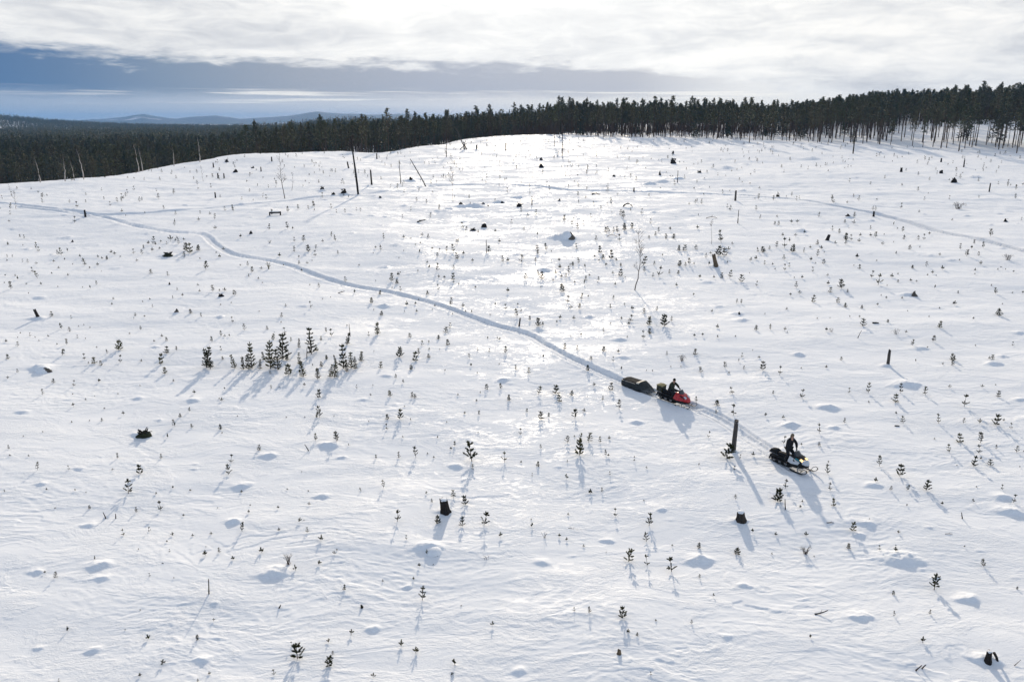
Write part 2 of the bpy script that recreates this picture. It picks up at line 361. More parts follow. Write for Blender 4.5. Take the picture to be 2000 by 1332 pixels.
# ------------------------------------------------------------------ mesh helpers
class MB:
    def __init__(s): s.v = []; s.f = []
    def tri(s, a, b, c): i = len(s.v); s.v += [a, b, c]; s.f.append((i, i+1, i+2))
    def quad(s, a, b, c, d): i = len(s.v); s.v += [a, b, c, d]; s.f.append((i, i+1, i+2, i+3))
    def tube(s, pts, rad, n=5, cap=True):
        pts = [Vector(p) for p in pts]; base = len(s.v)
        if not isinstance(rad, (list, tuple)): rad = [rad]*len(pts)
        for i, p in enumerate(pts):
            d = (pts[min(i+1, len(pts)-1)]-pts[max(i-1, 0)]); d = d.normalized() if d.length > 1e-9 else Vector((0, 0, 1))
            q = d.to_track_quat('Z', 'Y')
            for j in range(n):
                a = 2*math.pi*j/n
                s.v.append(p+q @ Vector((math.cos(a)*rad[i], math.sin(a)*rad[i], 0)))
        for i in range(len(pts)-1):
            for j in range(n):
                s.f.append((base+i*n+j, base+i*n+(j+1) % n, base+(i+1)*n+(j+1) % n, base+(i+1)*n+j))
        if cap and n > 2:
            s.f.append(tuple(base+j for j in reversed(range(n)))); s.f.append(tuple(base+(len(pts)-1)*n+j for j in range(n)))
    def box(s, c, d, rot=None, taper=1.0):
        c = Vector(c); base = len(s.v)
        for z in (-1, 1):
            k = taper if z > 0 else 1
            for x, y in ((-1, -1), (1, -1), (1, 1), (-1, 1)):
                p = Vector((x*d[0]/2*k, y*d[1]/2*k, z*d[2]/2))
                s.v.append(c+(rot @ p if rot else p))
        for f in ((3, 2, 1, 0), (4, 5, 6, 7), (0, 1, 5, 4), (1, 2, 6, 5), (2, 3, 7, 6), (3, 0, 4, 7)): s.f.append(tuple(base+i for i in f))
    def loft(s, rings, cap=True):
        n_ = len(rings[0]); base = len(s.v)
        for r in rings: s.v += [Vector(p) for p in r]
        for i in range(len(rings)-1):
            for j in range(n_):
                s.f.append((base+i*n_+j, base+i*n_+(j+1) % n_, base+(i+1)*n_+(j+1) % n_, base+(i+1)*n_+j))
        if cap: s.f.append(tuple(base+j for j in reversed(range(n_)))); s.f.append(tuple(base+(len(rings)-1)*n_+j for j in range(n_)))
    def add(s, o, mtx=None):
        b = len(s.v); s.v += [mtx @ Vector(p) for p in o.v] if mtx else list(o.v); s.f += [tuple(b+i for i in f) for f in o.f]
    def mesh(s, name, m=None, smooth=False):
        me = bpy.data.meshes.new(name); me.from_pydata([tuple(p) for p in s.v], [], s.f)
        if m: me.materials.append(m)
        if smooth: me.polygons.foreach_set('use_smooth', [True]*len(me.polygons))
        me.update(); return me
def link(name, data, parent=None, loc=None):
    o = bpy.data.objects.new(name, data); COL.objects.link(o)
    if parent: o.parent = parent
    if loc is not None: o.location = loc
    return o
def tag(o, label=None, cat=None, group=None, kind=None):
    for k_, v_ in (('label', label), ('category', cat), ('group', group), ('kind', kind)):
        if v_: o[k_] = v_
    return o
def part(name, mb, m, parent, smooth=False): return link(name, mb.mesh(name, m, smooth), parent)
def ru(a, b): return random.uniform(a, b)

# ------------------------------------------------------------------ ground sheet
rows_px = np.concatenate([np.arange(1420, 430, -1.45), np.arange(430, 350, -.6), np.arange(350, 262, -1.0)])
_, _sl = ray(np.full(rows_px.shape, 1000.0), rows_px)
Yr = CAMZ/(0.05-_sl)
Yr = np.concatenate([Yr, np.geomspace(Yr[-1], 11000, 130)[1:]])
NC = 900
S = np.linspace(-1, 1, NC)
YY, SS = np.meshgrid(Yr, S, indexing='ij')
XX = SS*(.70*YY+5.5)
ZZ, PK = G(XX, YY)
nr = len(Yr)
vid = np.arange(nr*NC).reshape(nr, NC)
faces = np.stack([vid[:-1, :-1], vid[:-1, 1:], vid[1:, 1:], vid[1:, :-1]], -1).reshape(-1, 4)
me = bpy.data.meshes.new('snow_ground')
me.vertices.add(nr*NC); me.vertices.foreach_set('co', np.stack([XX, YY, ZZ], -1).astype(np.float32).ravel())
me.loops.add(len(faces)*4); me.loops.foreach_set('vertex_index', faces.astype(np.int32).ravel())
me.polygons.add(len(faces)); me.polygons.foreach_set('loop_start', np.arange(0, len(faces)*4, 4, dtype=np.int32))
me.polygons.foreach_set('use_smooth', np.ones(len(faces), dtype=bool))
at = me.attributes.new('packed', 'FLOAT', 'POINT'); at.data.foreach_set('value', PK.astype(np.float32).ravel())
me.materials.append(M['snow']); me.update(calc_edges=True)
ground = tag(link('snow_ground', me), 'wind-packed snow covering the whole clear-cut slope', 'snow', kind='structure')

# distant blue hills
HP = [(-300, 236), (0, 238), (150, 237), (190, 236), (240, 233), (280, 229), (310, 233), (345, 235), (380, 233), (420, 231), (470, 235), (520, 234), (560, 232), (620, 226), (660, 228), (720, 230), (780, 229), (860, 233), (950, 238), (1200, 240), (2300, 240)]
HP = [(a_, 240-(240-b_)*1.55) for a_, b_ in HP]
hx = np.linspace(-300, 2300, 420); hy = np.interp(hx, [p[0] for p in HP], [p[1] for p in HP]) + 1.6*pn(hx/33, hx*0+.5, 30)+.7*pn(hx/9, hx*0+.5, 31)
ht, hs = ray(hx, hy)
rowsY = [8200, 8600, 9000, 9400, 9800, 10300]; prof_ = [0, .28, .62, .88, 1.0, .55]
hv = []
for Yh, pf in zip(rowsY, prof_):
    top = CAMZ+hs*9800
    z = -12+(top+12)*pf + 9*pn(hx/24, hx*0+Yh/500, 33)*(1-abs(pf-.5)*2+.05)
    for a, b in zip(ht, z): hv.append((a*Yh, Yh, b))
nh = len(hx)
hf = [(i*nh+j, i*nh+j+1, (i+1)*nh+j+1, (i+1)*nh+j) for i in range(len(rowsY)-1) for j in range(nh-1)]
me = bpy.data.meshes.new('distant_hills'); me.from_pydata(hv, [], hf)
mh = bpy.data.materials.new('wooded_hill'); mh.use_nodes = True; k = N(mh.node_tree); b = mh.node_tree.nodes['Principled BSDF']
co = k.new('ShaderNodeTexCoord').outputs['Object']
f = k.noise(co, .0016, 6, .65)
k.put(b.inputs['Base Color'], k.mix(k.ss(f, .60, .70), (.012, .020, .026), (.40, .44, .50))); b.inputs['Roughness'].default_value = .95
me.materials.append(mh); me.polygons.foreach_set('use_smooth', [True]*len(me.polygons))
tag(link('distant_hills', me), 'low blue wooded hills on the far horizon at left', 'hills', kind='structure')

# ------------------------------------------------------------------ forest trees
def tuft(mb, c, r, k=5, flat=.55, rnd=random):
    for _ in range(k):
        d = Vector((rnd.gauss(0, 1), rnd.gauss(0, 1), rnd.gauss(0, flat))).normalized()
        u = d.orthogonal().normalized(); u.rotate(Quaternion(d, rnd.uniform(0, 6.28)))
        p = c+d*r*rnd.uniform(.0, .55); L = r*rnd.uniform(.55, 1.1); w = r*rnd.uniform(.22, .42)
        mb.tri(p-u*w, p+u*w, p+d*L+Vector((0, 0, .12*r)))
def pine(seed, H=15.0, bare=.5, spread=1.7, dens=1.0):
    q = random.Random(seed); tr = MB(); cr = MB()
    lean = (q.uniform(-.4, .4), q.uniform(-.4, .4))
    def ax(f): return Vector((lean[0]*f*f+.1*math.sin(f*7+seed), lean[1]*f*f+.1*math.cos(f*6+seed), H*f))
    r0 = H*.0105
    pts = [ax(i/8) for i in range(9)]; pts[0] = Vector((pts[0].x, pts[0].y, -1.2))
    tr.tube(pts, [r0*(1.12-i/8*.95) for i in range(9)], 6)
    nb = int(60*dens)
    for i in range(nb):
        f = bare+(1-bare)*(i+q.random())/nb
        s_ = (f-bare)/(1-bare)
        L = spread*(.30+.85*math.sin(math.pi*min(1, .30+s_*.66)))*q.uniform(.5, 1.15)
        L *= 1-.55*max(0, (s_-.6)/.4)
        a = q.uniform(0, 6.28); up = q.uniform(-.25, .35)+.5*s_
        p = ax(f); e = p+Vector((math.cos(a)*L, math.sin(a)*L, L*up))
        tr.tube([p, (p+e)/2+Vector((0, 0, -.04*L)), e], [r0*.30, r0*.2, r0*.08], 3, False)
        for j in range(3):
            c = p.lerp(e, q.uniform(.45, 1.05))+Vector((q.gauss(0, .16), q.gauss(0, .16), q.gauss(0, .12)))
            tuft(cr, c, q.uniform(.30, .52), 5, .6, q)
    tuft(cr, ax(1.0), .40, 5, 1.6, q); tuft(cr, ax(.97), .45, 5, 1.0, q)
    for i in range(int(6+q.random()*6)):                       # dead snags on the bare stem
        f = q.uniform(.2, bare); a = q.uniform(0, 6.28); L = q.uniform(.4, 1.2)
        p = ax(f); tr.tube([p, p+Vector((math.cos(a)*L, math.sin(a)*L, -.1*L))], [.022, .01], 3, False)
    return tr, cr
def spruce(seed, H=15.0):
    q = random.Random(seed); tr = MB(); cr = MB()
    tr.tube([(0, 0, -1), (0, 0, H*.5), (0, 0, H)], [H*.011, H*.007, .02], 6)
    nb = 70
    for i in range(nb):
        f = .08+.92*(i+q.random())/nb; L = (1-f)*H*.17*q.uniform(.75, 1.1)+.12; a = q.uniform(0, 6.28)
        p = Vector((0, 0, H*f)); e = p+Vector((math.cos(a)*L, math.sin(a)*L, -.25*L))
        tr.tube([p, e], [.03, .01], 3, False)
        for j in range(3): tuft(cr, p.lerp(e, .35+.35*j), .3+.18*L, 4, .35, q)
    tuft(cr, Vector((0, 0, H)), .35, 4, 1.5, q)
    return tr, cr
PV = []
for i in range(9):
    tr, cr = pine(100+i, 15, .46+.035*(i % 5), 1.30+.12*(i % 4), .80+.1*(i % 3)); PV.append((tr, cr, 'pine'))
for i in range(2): PV.append((*spruce(200+i, 15), 'spruce'))
PM = [(t.mesh('trunk', M['trunk']), c.mesh('crown', M['needle_spruce' if kd == 'spruce' else 'needle_far'])) for t, c, kd in PV]

# tree positions: forest behind the clearing's edge
def edgeY(t):
    x = t*F*cp+CX
    return Ycrest(t)+np.interp(x, [0, 300, 450, 600, 800, 1000, 1080, 1200, 2000], [72, 66, 48, 22, 18, 22, 14, 4, 3])
pts = []
def scatter(n_, y0, y1, x0, x1):
    Y = np.sqrt(rng.uniform(y0*y0, y1*y1, n_)); t = rng.uniform(tx(x0), tx(x1), n_)
    return t*Y, Y, t
X, Y, t = scatter(26000, 200, 620, -260, 2260)
e = edgeY(t) + 5*pn(X/14, Y/14, 40)+3*pn(X/4, Y/4, 41)
px_ = t*F*cp+CX
gp_ = Y-e
thin = np.interp(px_, [0, 500, 700, 1000, 1100, 1500, 1750, 1850, 2000], [.46, .5, .62, .66, .50, .42, .42, .60, .60])*np.where((px_ > 1700) & (gp_ > 22) & (gp_ < 112), np.interp(px_, [1700, 1850], [.7, .22]), 1)
thin = np.where((px_ > 1000) & (gp_ > 116), .75, thin)
keep = (Y > e) & (rng.random(len(Y)) < thin)
X, Y, t = X[keep], Y[keep], t[keep]
# keep a little distance between stems
cell = {}; ok = np.zeros(len(X), bool)
for i in np.argsort(Y):
    c = (int(X[i]//2.0), int(Y[i]//2.0))
    if any((c[0]+a, c[1]+b_) in cell and (cell[(c[0]+a, c[1]+b_)][0]-X[i])**2+(cell[(c[0]+a, c[1]+b_)][1]-Y[i])**2 < 3.2 for a in (-1, 0, 1) for b_ in (-1, 0, 1)): continue
    cell[c] = (X[i], Y[i]); ok[i] = True
X, Y, t = X[ok], Y[ok], t[ok]
Z = G0(X, Y); gap = Y-edgeY(t)
hscale = rng.normal(1.0, .16, len(X)).clip(.55, 1.32)*np.interp(t*F*cp+CX, [0, 450, 650, 900, 1500, 2000], [1.0, .88, .82, .80, .87, .92])
var = rng.integers(0, 9, len(X)); spr = rng.random(len(X)) < np.where(t < tx(1000), .16, .035); var[spr] = rng.integers(9, 11, spr.sum())
rot = rng.uniform(0, 6.28, len(X))
pxs, pys, dd = proj(X, Y, Z)
vis = (pxs > -25) & (pxs < 2025)
order = np.argsort(np.where(vis, gap, 1e9))[:300]
STR = [(-99, 170, 'left of the bare birches on the left crest'), (170, 420, 'behind the bare birches on the left crest'), (420, 560, 'behind the bump on the left crest'),
       (560, 692, 'left of the tall leaning snag'), (692, 800, 'just right of the tall leaning snag'), (800, 905, 'left of the crossed poles'), (905, 1075, 'right of the crossed poles'),
       (1075, 1200, 'right of the two lone thin pines'), (1200, 1340, 'above the row of snow humps'), (1340, 1500, 'above the short grey post'), (1500, 1660, 'left of the tall bare trunk'),
       (1660, 1780, 'just right of the tall bare trunk'), (1780, 1900, 'where the snowy slope shows through'), (1900, 2099, 'at the far right end')]
ORD = ['first', 'second', 'third', 'fourth', 'fifth', 'sixth', 'seventh', 'eighth', 'ninth', 'tenth', 'eleventh', 'twelfth', 'thirteenth', 'fourteenth', 'fifteenth', 'sixteenth', 'seventeenth', 'eighteenth', 'nineteenth', 'twentieth']
def ordn(i): return ORD[i] if i < 20 else '%dth' % (i+1)
lab = {}
for a, b_, phrase in STR:
    ids = [i for i in order if a <= pxs[i] < b_]
    front = sorted([i for i in ids if gap[i] < np.median([gap[j] for j in ids])+1e-6], key=lambda i: pxs[i]) if ids else []
    for q_, i in enumerate(front): lab[i] = ('%s %s from left, front row %s' % (ordn(q_), 'spruce' if var[i] > 8 else 'pine', phrase), 'pines in the front row of the forest edge')
    for i in ids:
        if i not in lab: lab[i] = ('dark %s standing behind the front row %s' % ('spruce' if var[i] > 8 else 'pine', phrase), 'forest trees ' + phrase)
for i in order:
    tm, cm = PM[var[i]]; kd = 'spruce' if var[i] > 8 else 'pine'
    o = link(kd+'_tree', None); o.location = (X[i], Y[i], Z[i]-.1); o.scale = (hscale[i],)*3; o.rotation_euler = (0, 0, rot[i])
    link('trunk', tm, o); link('crown', cm, o)
    tag(o, lab[i][0], 'tree', lab[i][1])
isin = np.zeros(len(X), bool); isin[order] = True
FX_, FY_, FZ_, FS_, FV_, FR_ = [list(a[~isin]) for a in (X, Y, Z, hscale, var, rot)]
# clumps of trees farther off
def clump(seed, k, rad):
    q = random.Random(seed); mb = MB(); mt = MB()
    for i in range(k):
        a = q.uniform(0, 6.28); r = rad*math.sqrt(q.random()); s_ = q.uniform(.6, 1.25)
        x, y = r*math.cos(a), r*math.sin(a); H = 14.5*s_
        mt.tube([(x, y, -2), (x, y, H*.9)], [.16, .05], 3, False)
        for j in range(26):
            f = .38+.62*q.random(); w = 1.5*math.sin(math.pi*min(1, .2+(f-.38)/.62*.78))+.2
            aa = q.uniform(0, 6.28); rr = w*math.sqrt(q.random())
            tuft(mb, Vector((x+rr*math.cos(aa), y+rr*math.sin(aa), H*f)), .95, 3, .6, q)
    return mt, mb
src = bpy.data.collections.new('forest_sources')
def source(nm, mt, mb, mm):
    me = mt.mesh(nm, M['trunk']); nf = len(me.polygons)
    j = MB(); j.add(mt); j.add(mb); me2 = j.mesh(nm, M['trunk']); me2.materials.append(mm)
    me2.polygons.foreach_set('material_index', [0]*nf+[1]*(len(me2.polygons)-nf)); bpy.data.meshes.remove(me)
    o = bpy.data.objects.new(nm, me2); src.objects.link(o)
for i, (tr, cr, kd) in enumerate(PV): source('tree_%02d' % i, tr, cr, M['needle_spruce' if kd == 'spruce' else 'needle_far'])
for i in range(4): source('tree_%02d' % (11+i), *clump(300+i, 9, 11), M['needle_far'])
X, Y, t = scatter(4600, 600, 1500, -250, 1150)
kp = rng.random(len(X)) < .50+1.3*pn(X/70, Y/90, 44); X, Y, t = X[kp], Y[kp], t[kp]
X2, Y2, t2 = scatter(8000, 1500, 3600, -250, 1050)
kp = rng.random(len(X2)) < .9+1.0*pn(X2/120, Y2/160, 45); X2, Y2 = X2[kp], Y2[kp]
X = np.concatenate([X, X2]); Y = np.concatenate([Y, Y2])
FX_ += list(X); FY_ += list(Y); FZ_ += list(G0(X, Y)); FS_ += list(rng.uniform(.85, 1.15, len(X))); FV_ += list(rng.integers(11, 15, len(X))); FR_ += list(rng.uniform(0, 6.28, len(X)))
me = bpy.data.meshes.new('forest'); me.vertices.add(len(FX_))
me.vertices.foreach_set('co', np.stack([FX_, FY_, FZ_], 1).astype(np.float32).ravel())
for nm, tp, dat in (('sc', 'FLOAT', FS_), ('vi', 'INT', FV_), ('rz', 'FLOAT', FR_)):
    a = me.attributes.new(nm, tp, 'POINT'); a.data.foreach_set('value', np.array(dat, dtype=np.int32 if tp == 'INT' else np.float32))
forest = tag(link('forest', me), 'deep pine forest behind the edge trees and across the valley', 'forest', kind='stuff')
ng = bpy.data.node_groups.new('forest_nodes', 'GeometryNodeTree')
ng.interface.new_socket('Geometry', in_out='INPUT', socket_type='NodeSocketGeometry'); ng.interface.new_socket('Geometry', in_out='OUTPUT', socket_type='NodeSocketGeometry')
gi = ng.nodes.new('NodeGroupInput'); go = ng.nodes.new('NodeGroupOutput')
iop = ng.nodes.new('GeometryNodeInstanceOnPoints'); ci = ng.nodes.new('GeometryNodeCollectionInfo')
ci.inputs['Collection'].default_value = src; ci.inputs['Separate Children'].default_value = True; ci.inputs['Reset Children'].default_value = True
def attr(nm, tp):
    a = ng.nodes.new('GeometryNodeInputNamedAttribute'); a.data_type = tp; a.inputs['Name'].default_value = nm
    return [o for o in a.outputs if o.enabled][0]
L = ng.links.new
L(gi.outputs[0], iop.inputs['Points']); L(ci.outputs[0], iop.inputs['Instance']); iop.inputs['Pick Instance'].default_value = True
L(attr('vi', 'INT'), iop.inputs['Instance Index']); L(attr('sc', 'FLOAT'), iop.inputs['Scale'])
cx_ = ng.nodes.new('ShaderNodeCombineXYZ'); L(attr('rz', 'FLOAT'), cx_.inputs[2])
try:
    e2r = ng.nodes.new('FunctionNodeEulerToRotation'); L(cx_.outputs[0], e2r.inputs[0]); L(e2r.outputs[0], iop.inputs['Rotation'])
except Exception: L(cx_.outputs[0], iop.inputs['Rotation'])
L(iop.outputs[0], go.inputs[0])
forest.modifiers.new('trees', 'NODES').node_group = ng
print('forest instances', len(FX_))

# ------------------------------------------------------------------ landmarks: stumps, poles, birches, logs, rocks
def place(px, py):
    x, y = march([px], [py]); return float(x[0]), float(y[0])
LAND = []                                               # (px, py, short phrase)
def spot(px, py):
    x, y = place(px, py); z = gz(x, y); d = float(depth(np.array([x]), np.array([y]))[0])
    return Vector((x, y, z)), d/F                       # position and metres per photo pixel
def jag_trunk(h, r, lean=(0, 0), seed=0, jag=.15, n_=12, rows=7, taper=.82, flare=1.25):
    q = random.Random(seed); mb = MB(); rings = []
    ph = [q.uniform(.86, 1.14) for _ in range(n_)]; jj = [q.uniform(-1, 1)*jag for _ in range(n_)]
    zs = [-.25]+[h*i/(rows-1) for i in range(rows)]
    for i, z in enumerate(zs):
        f = max(0, z/h); k_ = (1+(flare-1)*math.exp(-f*6))*(1-(1-taper)*f)
        ring = []
        for j in range(n_):
            a = 2*math.pi*j/n_; rr = r*k_*ph[j]*q.uniform(.95, 1.05)
            zz = z+(jj[j]*h if i == len(zs)-1 else 0)
            ring.append((lean[0]*f+math.cos(a)*rr, lean[1]*f+math.sin(a)*rr, zz))
        rings.append(ring)
    inner = [tuple(Vector((lean[0], lean[1], h*(1-jag*.8)))+(Vector(p)-Vector((lean[0], lean[1], 0)))*Vector((0, 0, 0)).length+Vector(((p[0]-lean[0])*.55, (p[1]-lean[1])*.55, 0))) for p in rings[-1]]
    rings.append(inner); mb.loft(rings); return mb
def cap_mesh(r, t_, c, seed=0, dome=False):
    q = random.Random(seed); mb = MB(); rings = []
    for f, rr in (((-.3, 1.25), (0, 1.12), (.35, 1.0), (.68, .78), (.9, .48), (1.0, .15)) if dome else ((0, 1.0), (.45, 1.04), (.8, .8), (1.0, .35))):
        rings.append([(c[0]+math.cos(2*math.pi*j/12)*r*rr*q.uniform(.94, 1.06), c[1]+math.sin(2*math.pi*j/12)*r*rr*q.uniform(.94, 1.06), c[2]+t_*f) for j in range(12)])
    mb.loft(rings); return mb
SEED = [500]
def nx(): SEED[0] += 1; return SEED[0]
def stump(px, py, hpx, wpx, label, phrase=None, lean=0.0, m='bark', snow=False, jag=.12, name='tree_stump', cat='stump', taper=.85):
    p, s = spot(px, py); h = hpx*s*1.06; r = wpx*s/2/1.05; sd = nx()
    mb = jag_trunk(h, r, (lean*s, 0), sd, jag, taper=taper, flare=1.25 if hpx/wpx < 3 else 1.1)
    o = link(name, mb.mesh(name, M[m])); o.location = p
    if snow: part('snow_cap', cap_mesh(r*taper*.97, r*.45, (lean*s, 0, h*.90), sd), M['cap'], o, True)
    tag(o, label, cat); LAND.append((px, py, phrase or label)); return o, s, h, r
def pole(px, py, hpx, wpx, label, phrase=None, lean=0.0, m='greywood', twigs=0, top=0, name='bare_pole', cat='pole', curve=0.0):
    p, s = spot(px, py); h = hpx*s*1.04; r = max(wpx*s/2, .03); q = random.Random(nx())
    root = link(name, None); root.location = p
    mb = MB(); pts = []; rad = []
    for i in range(9):
        f = i/8; pts.append(Vector((lean*s*f+curve*s*math.sin(math.pi*f), .12*h*.1*math.sin(f*4), h*f-(.3 if i == 0 else 0)))); rad.append(r*(1.05-.45*f)*q.uniform(.94, 1.06))
    mb.tube(pts, rad, 7); part('trunk', mb, M[m], root, True)
    for i in range(twigs):
        f = q.uniform(.35, .98) if not top else q.uniform(.80, 1.0); b_ = pts[0].lerp(pts[-1], f); b_.x += curve*s*math.sin(math.pi*f)
        a = q.uniform(0, 6.28); L_ = h*q.uniform(.05, .12) if not top else h*q.uniform(.04, .10)
        tw = MB(); tw.tube([b_, b_+Vector((math.cos(a)*L_*.6, math.sin(a)*L_*.6, L_*.25)), b_+Vector((math.cos(a)*L_, math.sin(a)*L_, L_*q.uniform(.1, .7)))], [r*.34, r*.24, r*.12], 4, False)
        part('branch', tw, M['twig'], root)
    tag(root, label, cat); LAND.append((px, py, phrase or label)); return root
def birch(px, py, hpx, label, phrase=None, lean=0.0, bend=0.0, m='birch', dens=1.0, w=.012, name='bare_birch', low=.32):
    p, s = spot(px, py); h = hpx*s*1.04; q = random.Random(nx()); root = link(name, None); root.location = p
    tr = MB(); pts = []; nseg = 10
    for i in range(nseg+1):
        f = i/nseg; pts.append(Vector((lean*s*f+bend*s*math.sin(math.pi*f*1.1)+q.gauss(0, .006*h), q.gauss(0, .006*h), h*f-(.25 if i == 0 else 0))))
    tr.tube(pts, [max(h*w*(1.05-i/nseg), .012) for i in range(nseg+1)], 5); part('trunk', tr, M[m], root, True)
    tw = MB()
    def br(b_, d, L_, r_, lv):
        e = b_+d*L_; mid = b_+d*L_*.5+Vector((0, 0, .06*L_)); tw.tube([b_, mid, e], [r_, r_*.7, r_*.4], 3, False)
        if lv:
            for _ in range(3):
                d2 = (d+Vector((q.gauss(0, .45), q.gauss(0, .45), q.gauss(.15, .3)))).normalized(); br(b_+d*L_*q.uniform(.3, .95), d2, L_*q.uniform(.4, .65), r_*.6, lv-1)
    for i in range(int(22*dens)):
        f = low+(1-low)*q.random(); j = f*nseg; i0 = min(int(j), nseg-1); b_ = pts[i0].lerp(pts[i0+1], j-i0)
        a = q.uniform(0, 6.28); d = Vector((math.cos(a)*.7, math.sin(a)*.7, .75)).normalized()
        br(b_, d, h*q.uniform(.10, .20)*(1.25-f*.8), max(h*.0028, .006), 2)
    part('twigs', tw, M['twig'], root); tag(root, label, 'birch'); LAND.append((px, py, phrase or label)); return root
def log(px, py, wpx, label, phrase=None, ang=0.0, thick=2.5, bend=.15, m='darkwood', up=0.0, twigs=3, name='fallen_branch', cat='branch'):
    p, s = spot(px, py); L_ = wpx*s; r = thick*s/2; q = random.Random(nx()); root = link(name, None); root.location = p
    mb = MB(); pts = []
    for i in range(8):
        f = i/7-.5; pts.append(Vector((f*L_*math.cos(ang), f*L_*math.sin(ang), r*.5+up*s*(f+.5)+bend*L_*(1-4*f*f))))
    mb.tube(pts, [r*(1.1-.5*i/7)*q.uniform(.85, 1.12) for i in range(8)], 7); part('limb', mb, M[m], root, True)
    tw = MB()
    for i in range(twigs):
        b_ = pts[q.randrange(2, 8)]; d = Vector((q.gauss(.3, .6), q.gauss(0, .6), q.uniform(.2, .9))).normalized(); l2 = L_*q.uniform(.12, .3)
        tw = MB(); tw.tube([b_, b_+d*l2*.6, b_+d*l2+Vector((0, 0, .1*l2))], [r*.4, r*.3, r*.14], 4, False)
        part('side_twig', tw, M[m], root)
    tag(root, label, cat); LAND.append((px, py, phrase or label)); return root
def brush(px, py, wpx, hpx, label, phrase=None, k_=18, m='twig', name='bare_bush', cat='bush', arch=0.0):
    p, s = spot(px, py); w_ = wpx*s; h = hpx*s*1.05; q = random.Random(nx()); root = link(name, None); root.location = p; st_ = MB(); tw = MB()
    for i in range(k_):
        a = q.uniform(0, 6.28); b_ = Vector((q.gauss(0, .08)*w_, q.gauss(0, .08)*w_, -.05)); f = q.uniform(.45, 1)
        e = Vector((math.cos(a)*w_*.5*f, math.sin(a)*w_*.4*f, h*q.uniform(.45, 1)*(1-arch*f*.6))); mid = (b_+e)/2+Vector((0, 0, h*.15+arch*h*.4))
        r_ = max(.006, .012*h); (st_ if i % 3 == 0 else tw).tube([b_, mid, e], [r_*1.5, r_, r_*.5], 4, False)
        for _ in range(3):
            c = mid.lerp(e, q.random()); d = Vector((q.gauss(0, .7), q.gauss(0, .7), q.uniform(.2, 1))).normalized()*h*q.uniform(.12, .28)
            tw.tube([c, c+d], [r_*.7, r_*.35], 3, False)
    part('stems', st_, M[m], root); part('twigs', tw, M[m], root); tag(root, label, cat); LAND.append((px, py, phrase or label)); return root
M['palebirch'].node_tree.nodes['Principled BSDF'].inputs['Roughness'].default_value = .8
def lump(px, py, wpx, hpx, label, phrase=None, m='rock', snow=True, roots=0, name='rock', cat='rock', sx=0.0):
    p, s = spot(px, py); w_ = wpx*s/2; h = hpx*s*1.1; sd = nx(); q = random.Random(sd); mb = MB(); rings = []
    ph1, ph2 = q.uniform(0, 6.28), q.uniform(0, 6.28); kx = q.uniform(-.35, .35)
    for i in range(6):
        f = i/5; th = f*math.pi/2
        rings.append([(math.cos(a)*w_*math.cos(th)*k1+kx*w_*f, math.sin(a)*w_*.75*math.cos(th)*k1, -.2+(h*(.72+.28*math.cos(a-ph1))+.2)*math.sin(th)*q.uniform(.82, 1.1)) for a, k1 in ((2*math.pi*j/14, q.uniform(.8, 1.15)+.22*math.sin(2*2*math.pi*j/14+ph2)) for j in range(14))])
    mb.loft(rings); o = link(name, mb.mesh(name, M[m])); o.location = p
    if snow: part('snow_cap', cap_mesh(w_*1.02, h*1.12, (sx*w_, w_*.34, 0), sd, True), M['cap'], o, True)
    if roots:
        tw = MB()
        for i in range(roots):
            a = q.uniform(0, 6.28); e = q.uniform(.2, 1.0); d = Vector((math.cos(a)*e, math.sin(a)*e*.6, q.uniform(.05, .7))).normalized(); L_ = w_*q.uniform(.3, .75)
            b_ = Vector((math.cos(a)*w_*.4, math.sin(a)*w_*.3, h*q.uniform(.4, .8))); tw = MB(); tw.tube([b_, b_+d*L_*.6, b_+d*L_+Vector((0, 0, q.gauss(0, .1)*L_))], [.10*w_, .07*w_, .03*w_], 4, False)
            part('root', tw, M['darkwood'], o)
    tag(o, label, cat); LAND.append((px, py, phrase or label)); return o

stump(1432, 882, 57, 9.2, 'tall grey broken trunk post standing beside the snowmobile tracks', 'tall grey trunk post', 2.0, 'greywood', True, .02, 'broken_trunk', 'stump', .9)
stump(871, 1001, 25, 18, 'thick dark leaning stump in the lower middle of the snowfield', 'thick dark leaning stump', -4, 'darkwood', True, .06)
stump(1447, 1019, 14, 17, 'short dark stump capped with snow, below the tall grey trunk post', 'snow-capped short stump', -2, 'bark', True, .05)
o_, s_, h_, r_ = stump(1929, 1292, 20, 13, 'dark split stump with snow on top in the lower right corner', 'split stump at lower right', 0, 'darkwood', True, .08)
mb = MB(); mb.tube([(r_*1.5, 0, h_*.85), (r_*2.6, 0, h_*.35), (r_*3.2, -.05, -.15)], [r_*.45, r_*.4, r_*.35], 8); part('slanted_root', mb, M['darkwood'], o_)
stump(1734, 714, 24, 6, 'slim jagged grey stump standing alone at the right', 'slim jagged grey stump', 0, 'greywood', False, .18)
stump(1398, 522, 20, 8.2, 'tan leaning stump with a dark foot, right of centre', 'tan leaning stump', -6, 'brownwood', False, .08)
stump(75, 623, 14, 6, 'dark leaning stub on a snow hump at the left', 'dark leaning stub at left', -5, 'darkwood', False, .05)
stump(1014, 637, 15, 3.2, 'thin dark stub just above the snowmobile track', 'thin dark stub above the track', 2, 'darkwood', False, .1)
stump(1436, 392, 19, 4, 'short grey post on the far track right of centre', 'short grey post', 0, 'greywood', False, .1)
stump(167, 424, 13, 3.6, 'dark post where the two tracks part at left', 'dark post at the fork of tracks', 0, 'darkwood', False, .1)
stump(421, 387, 10, 3, 'dark stub right of the lone dark post on the left slope', 'dark stub on the left slope', 0, 'darkwood', False, .15)
stump(426, 349, 9, 3, 'left one of two short stubs near the left crest', 'left stub of the pair', 0, 'darkwood', False, .1)
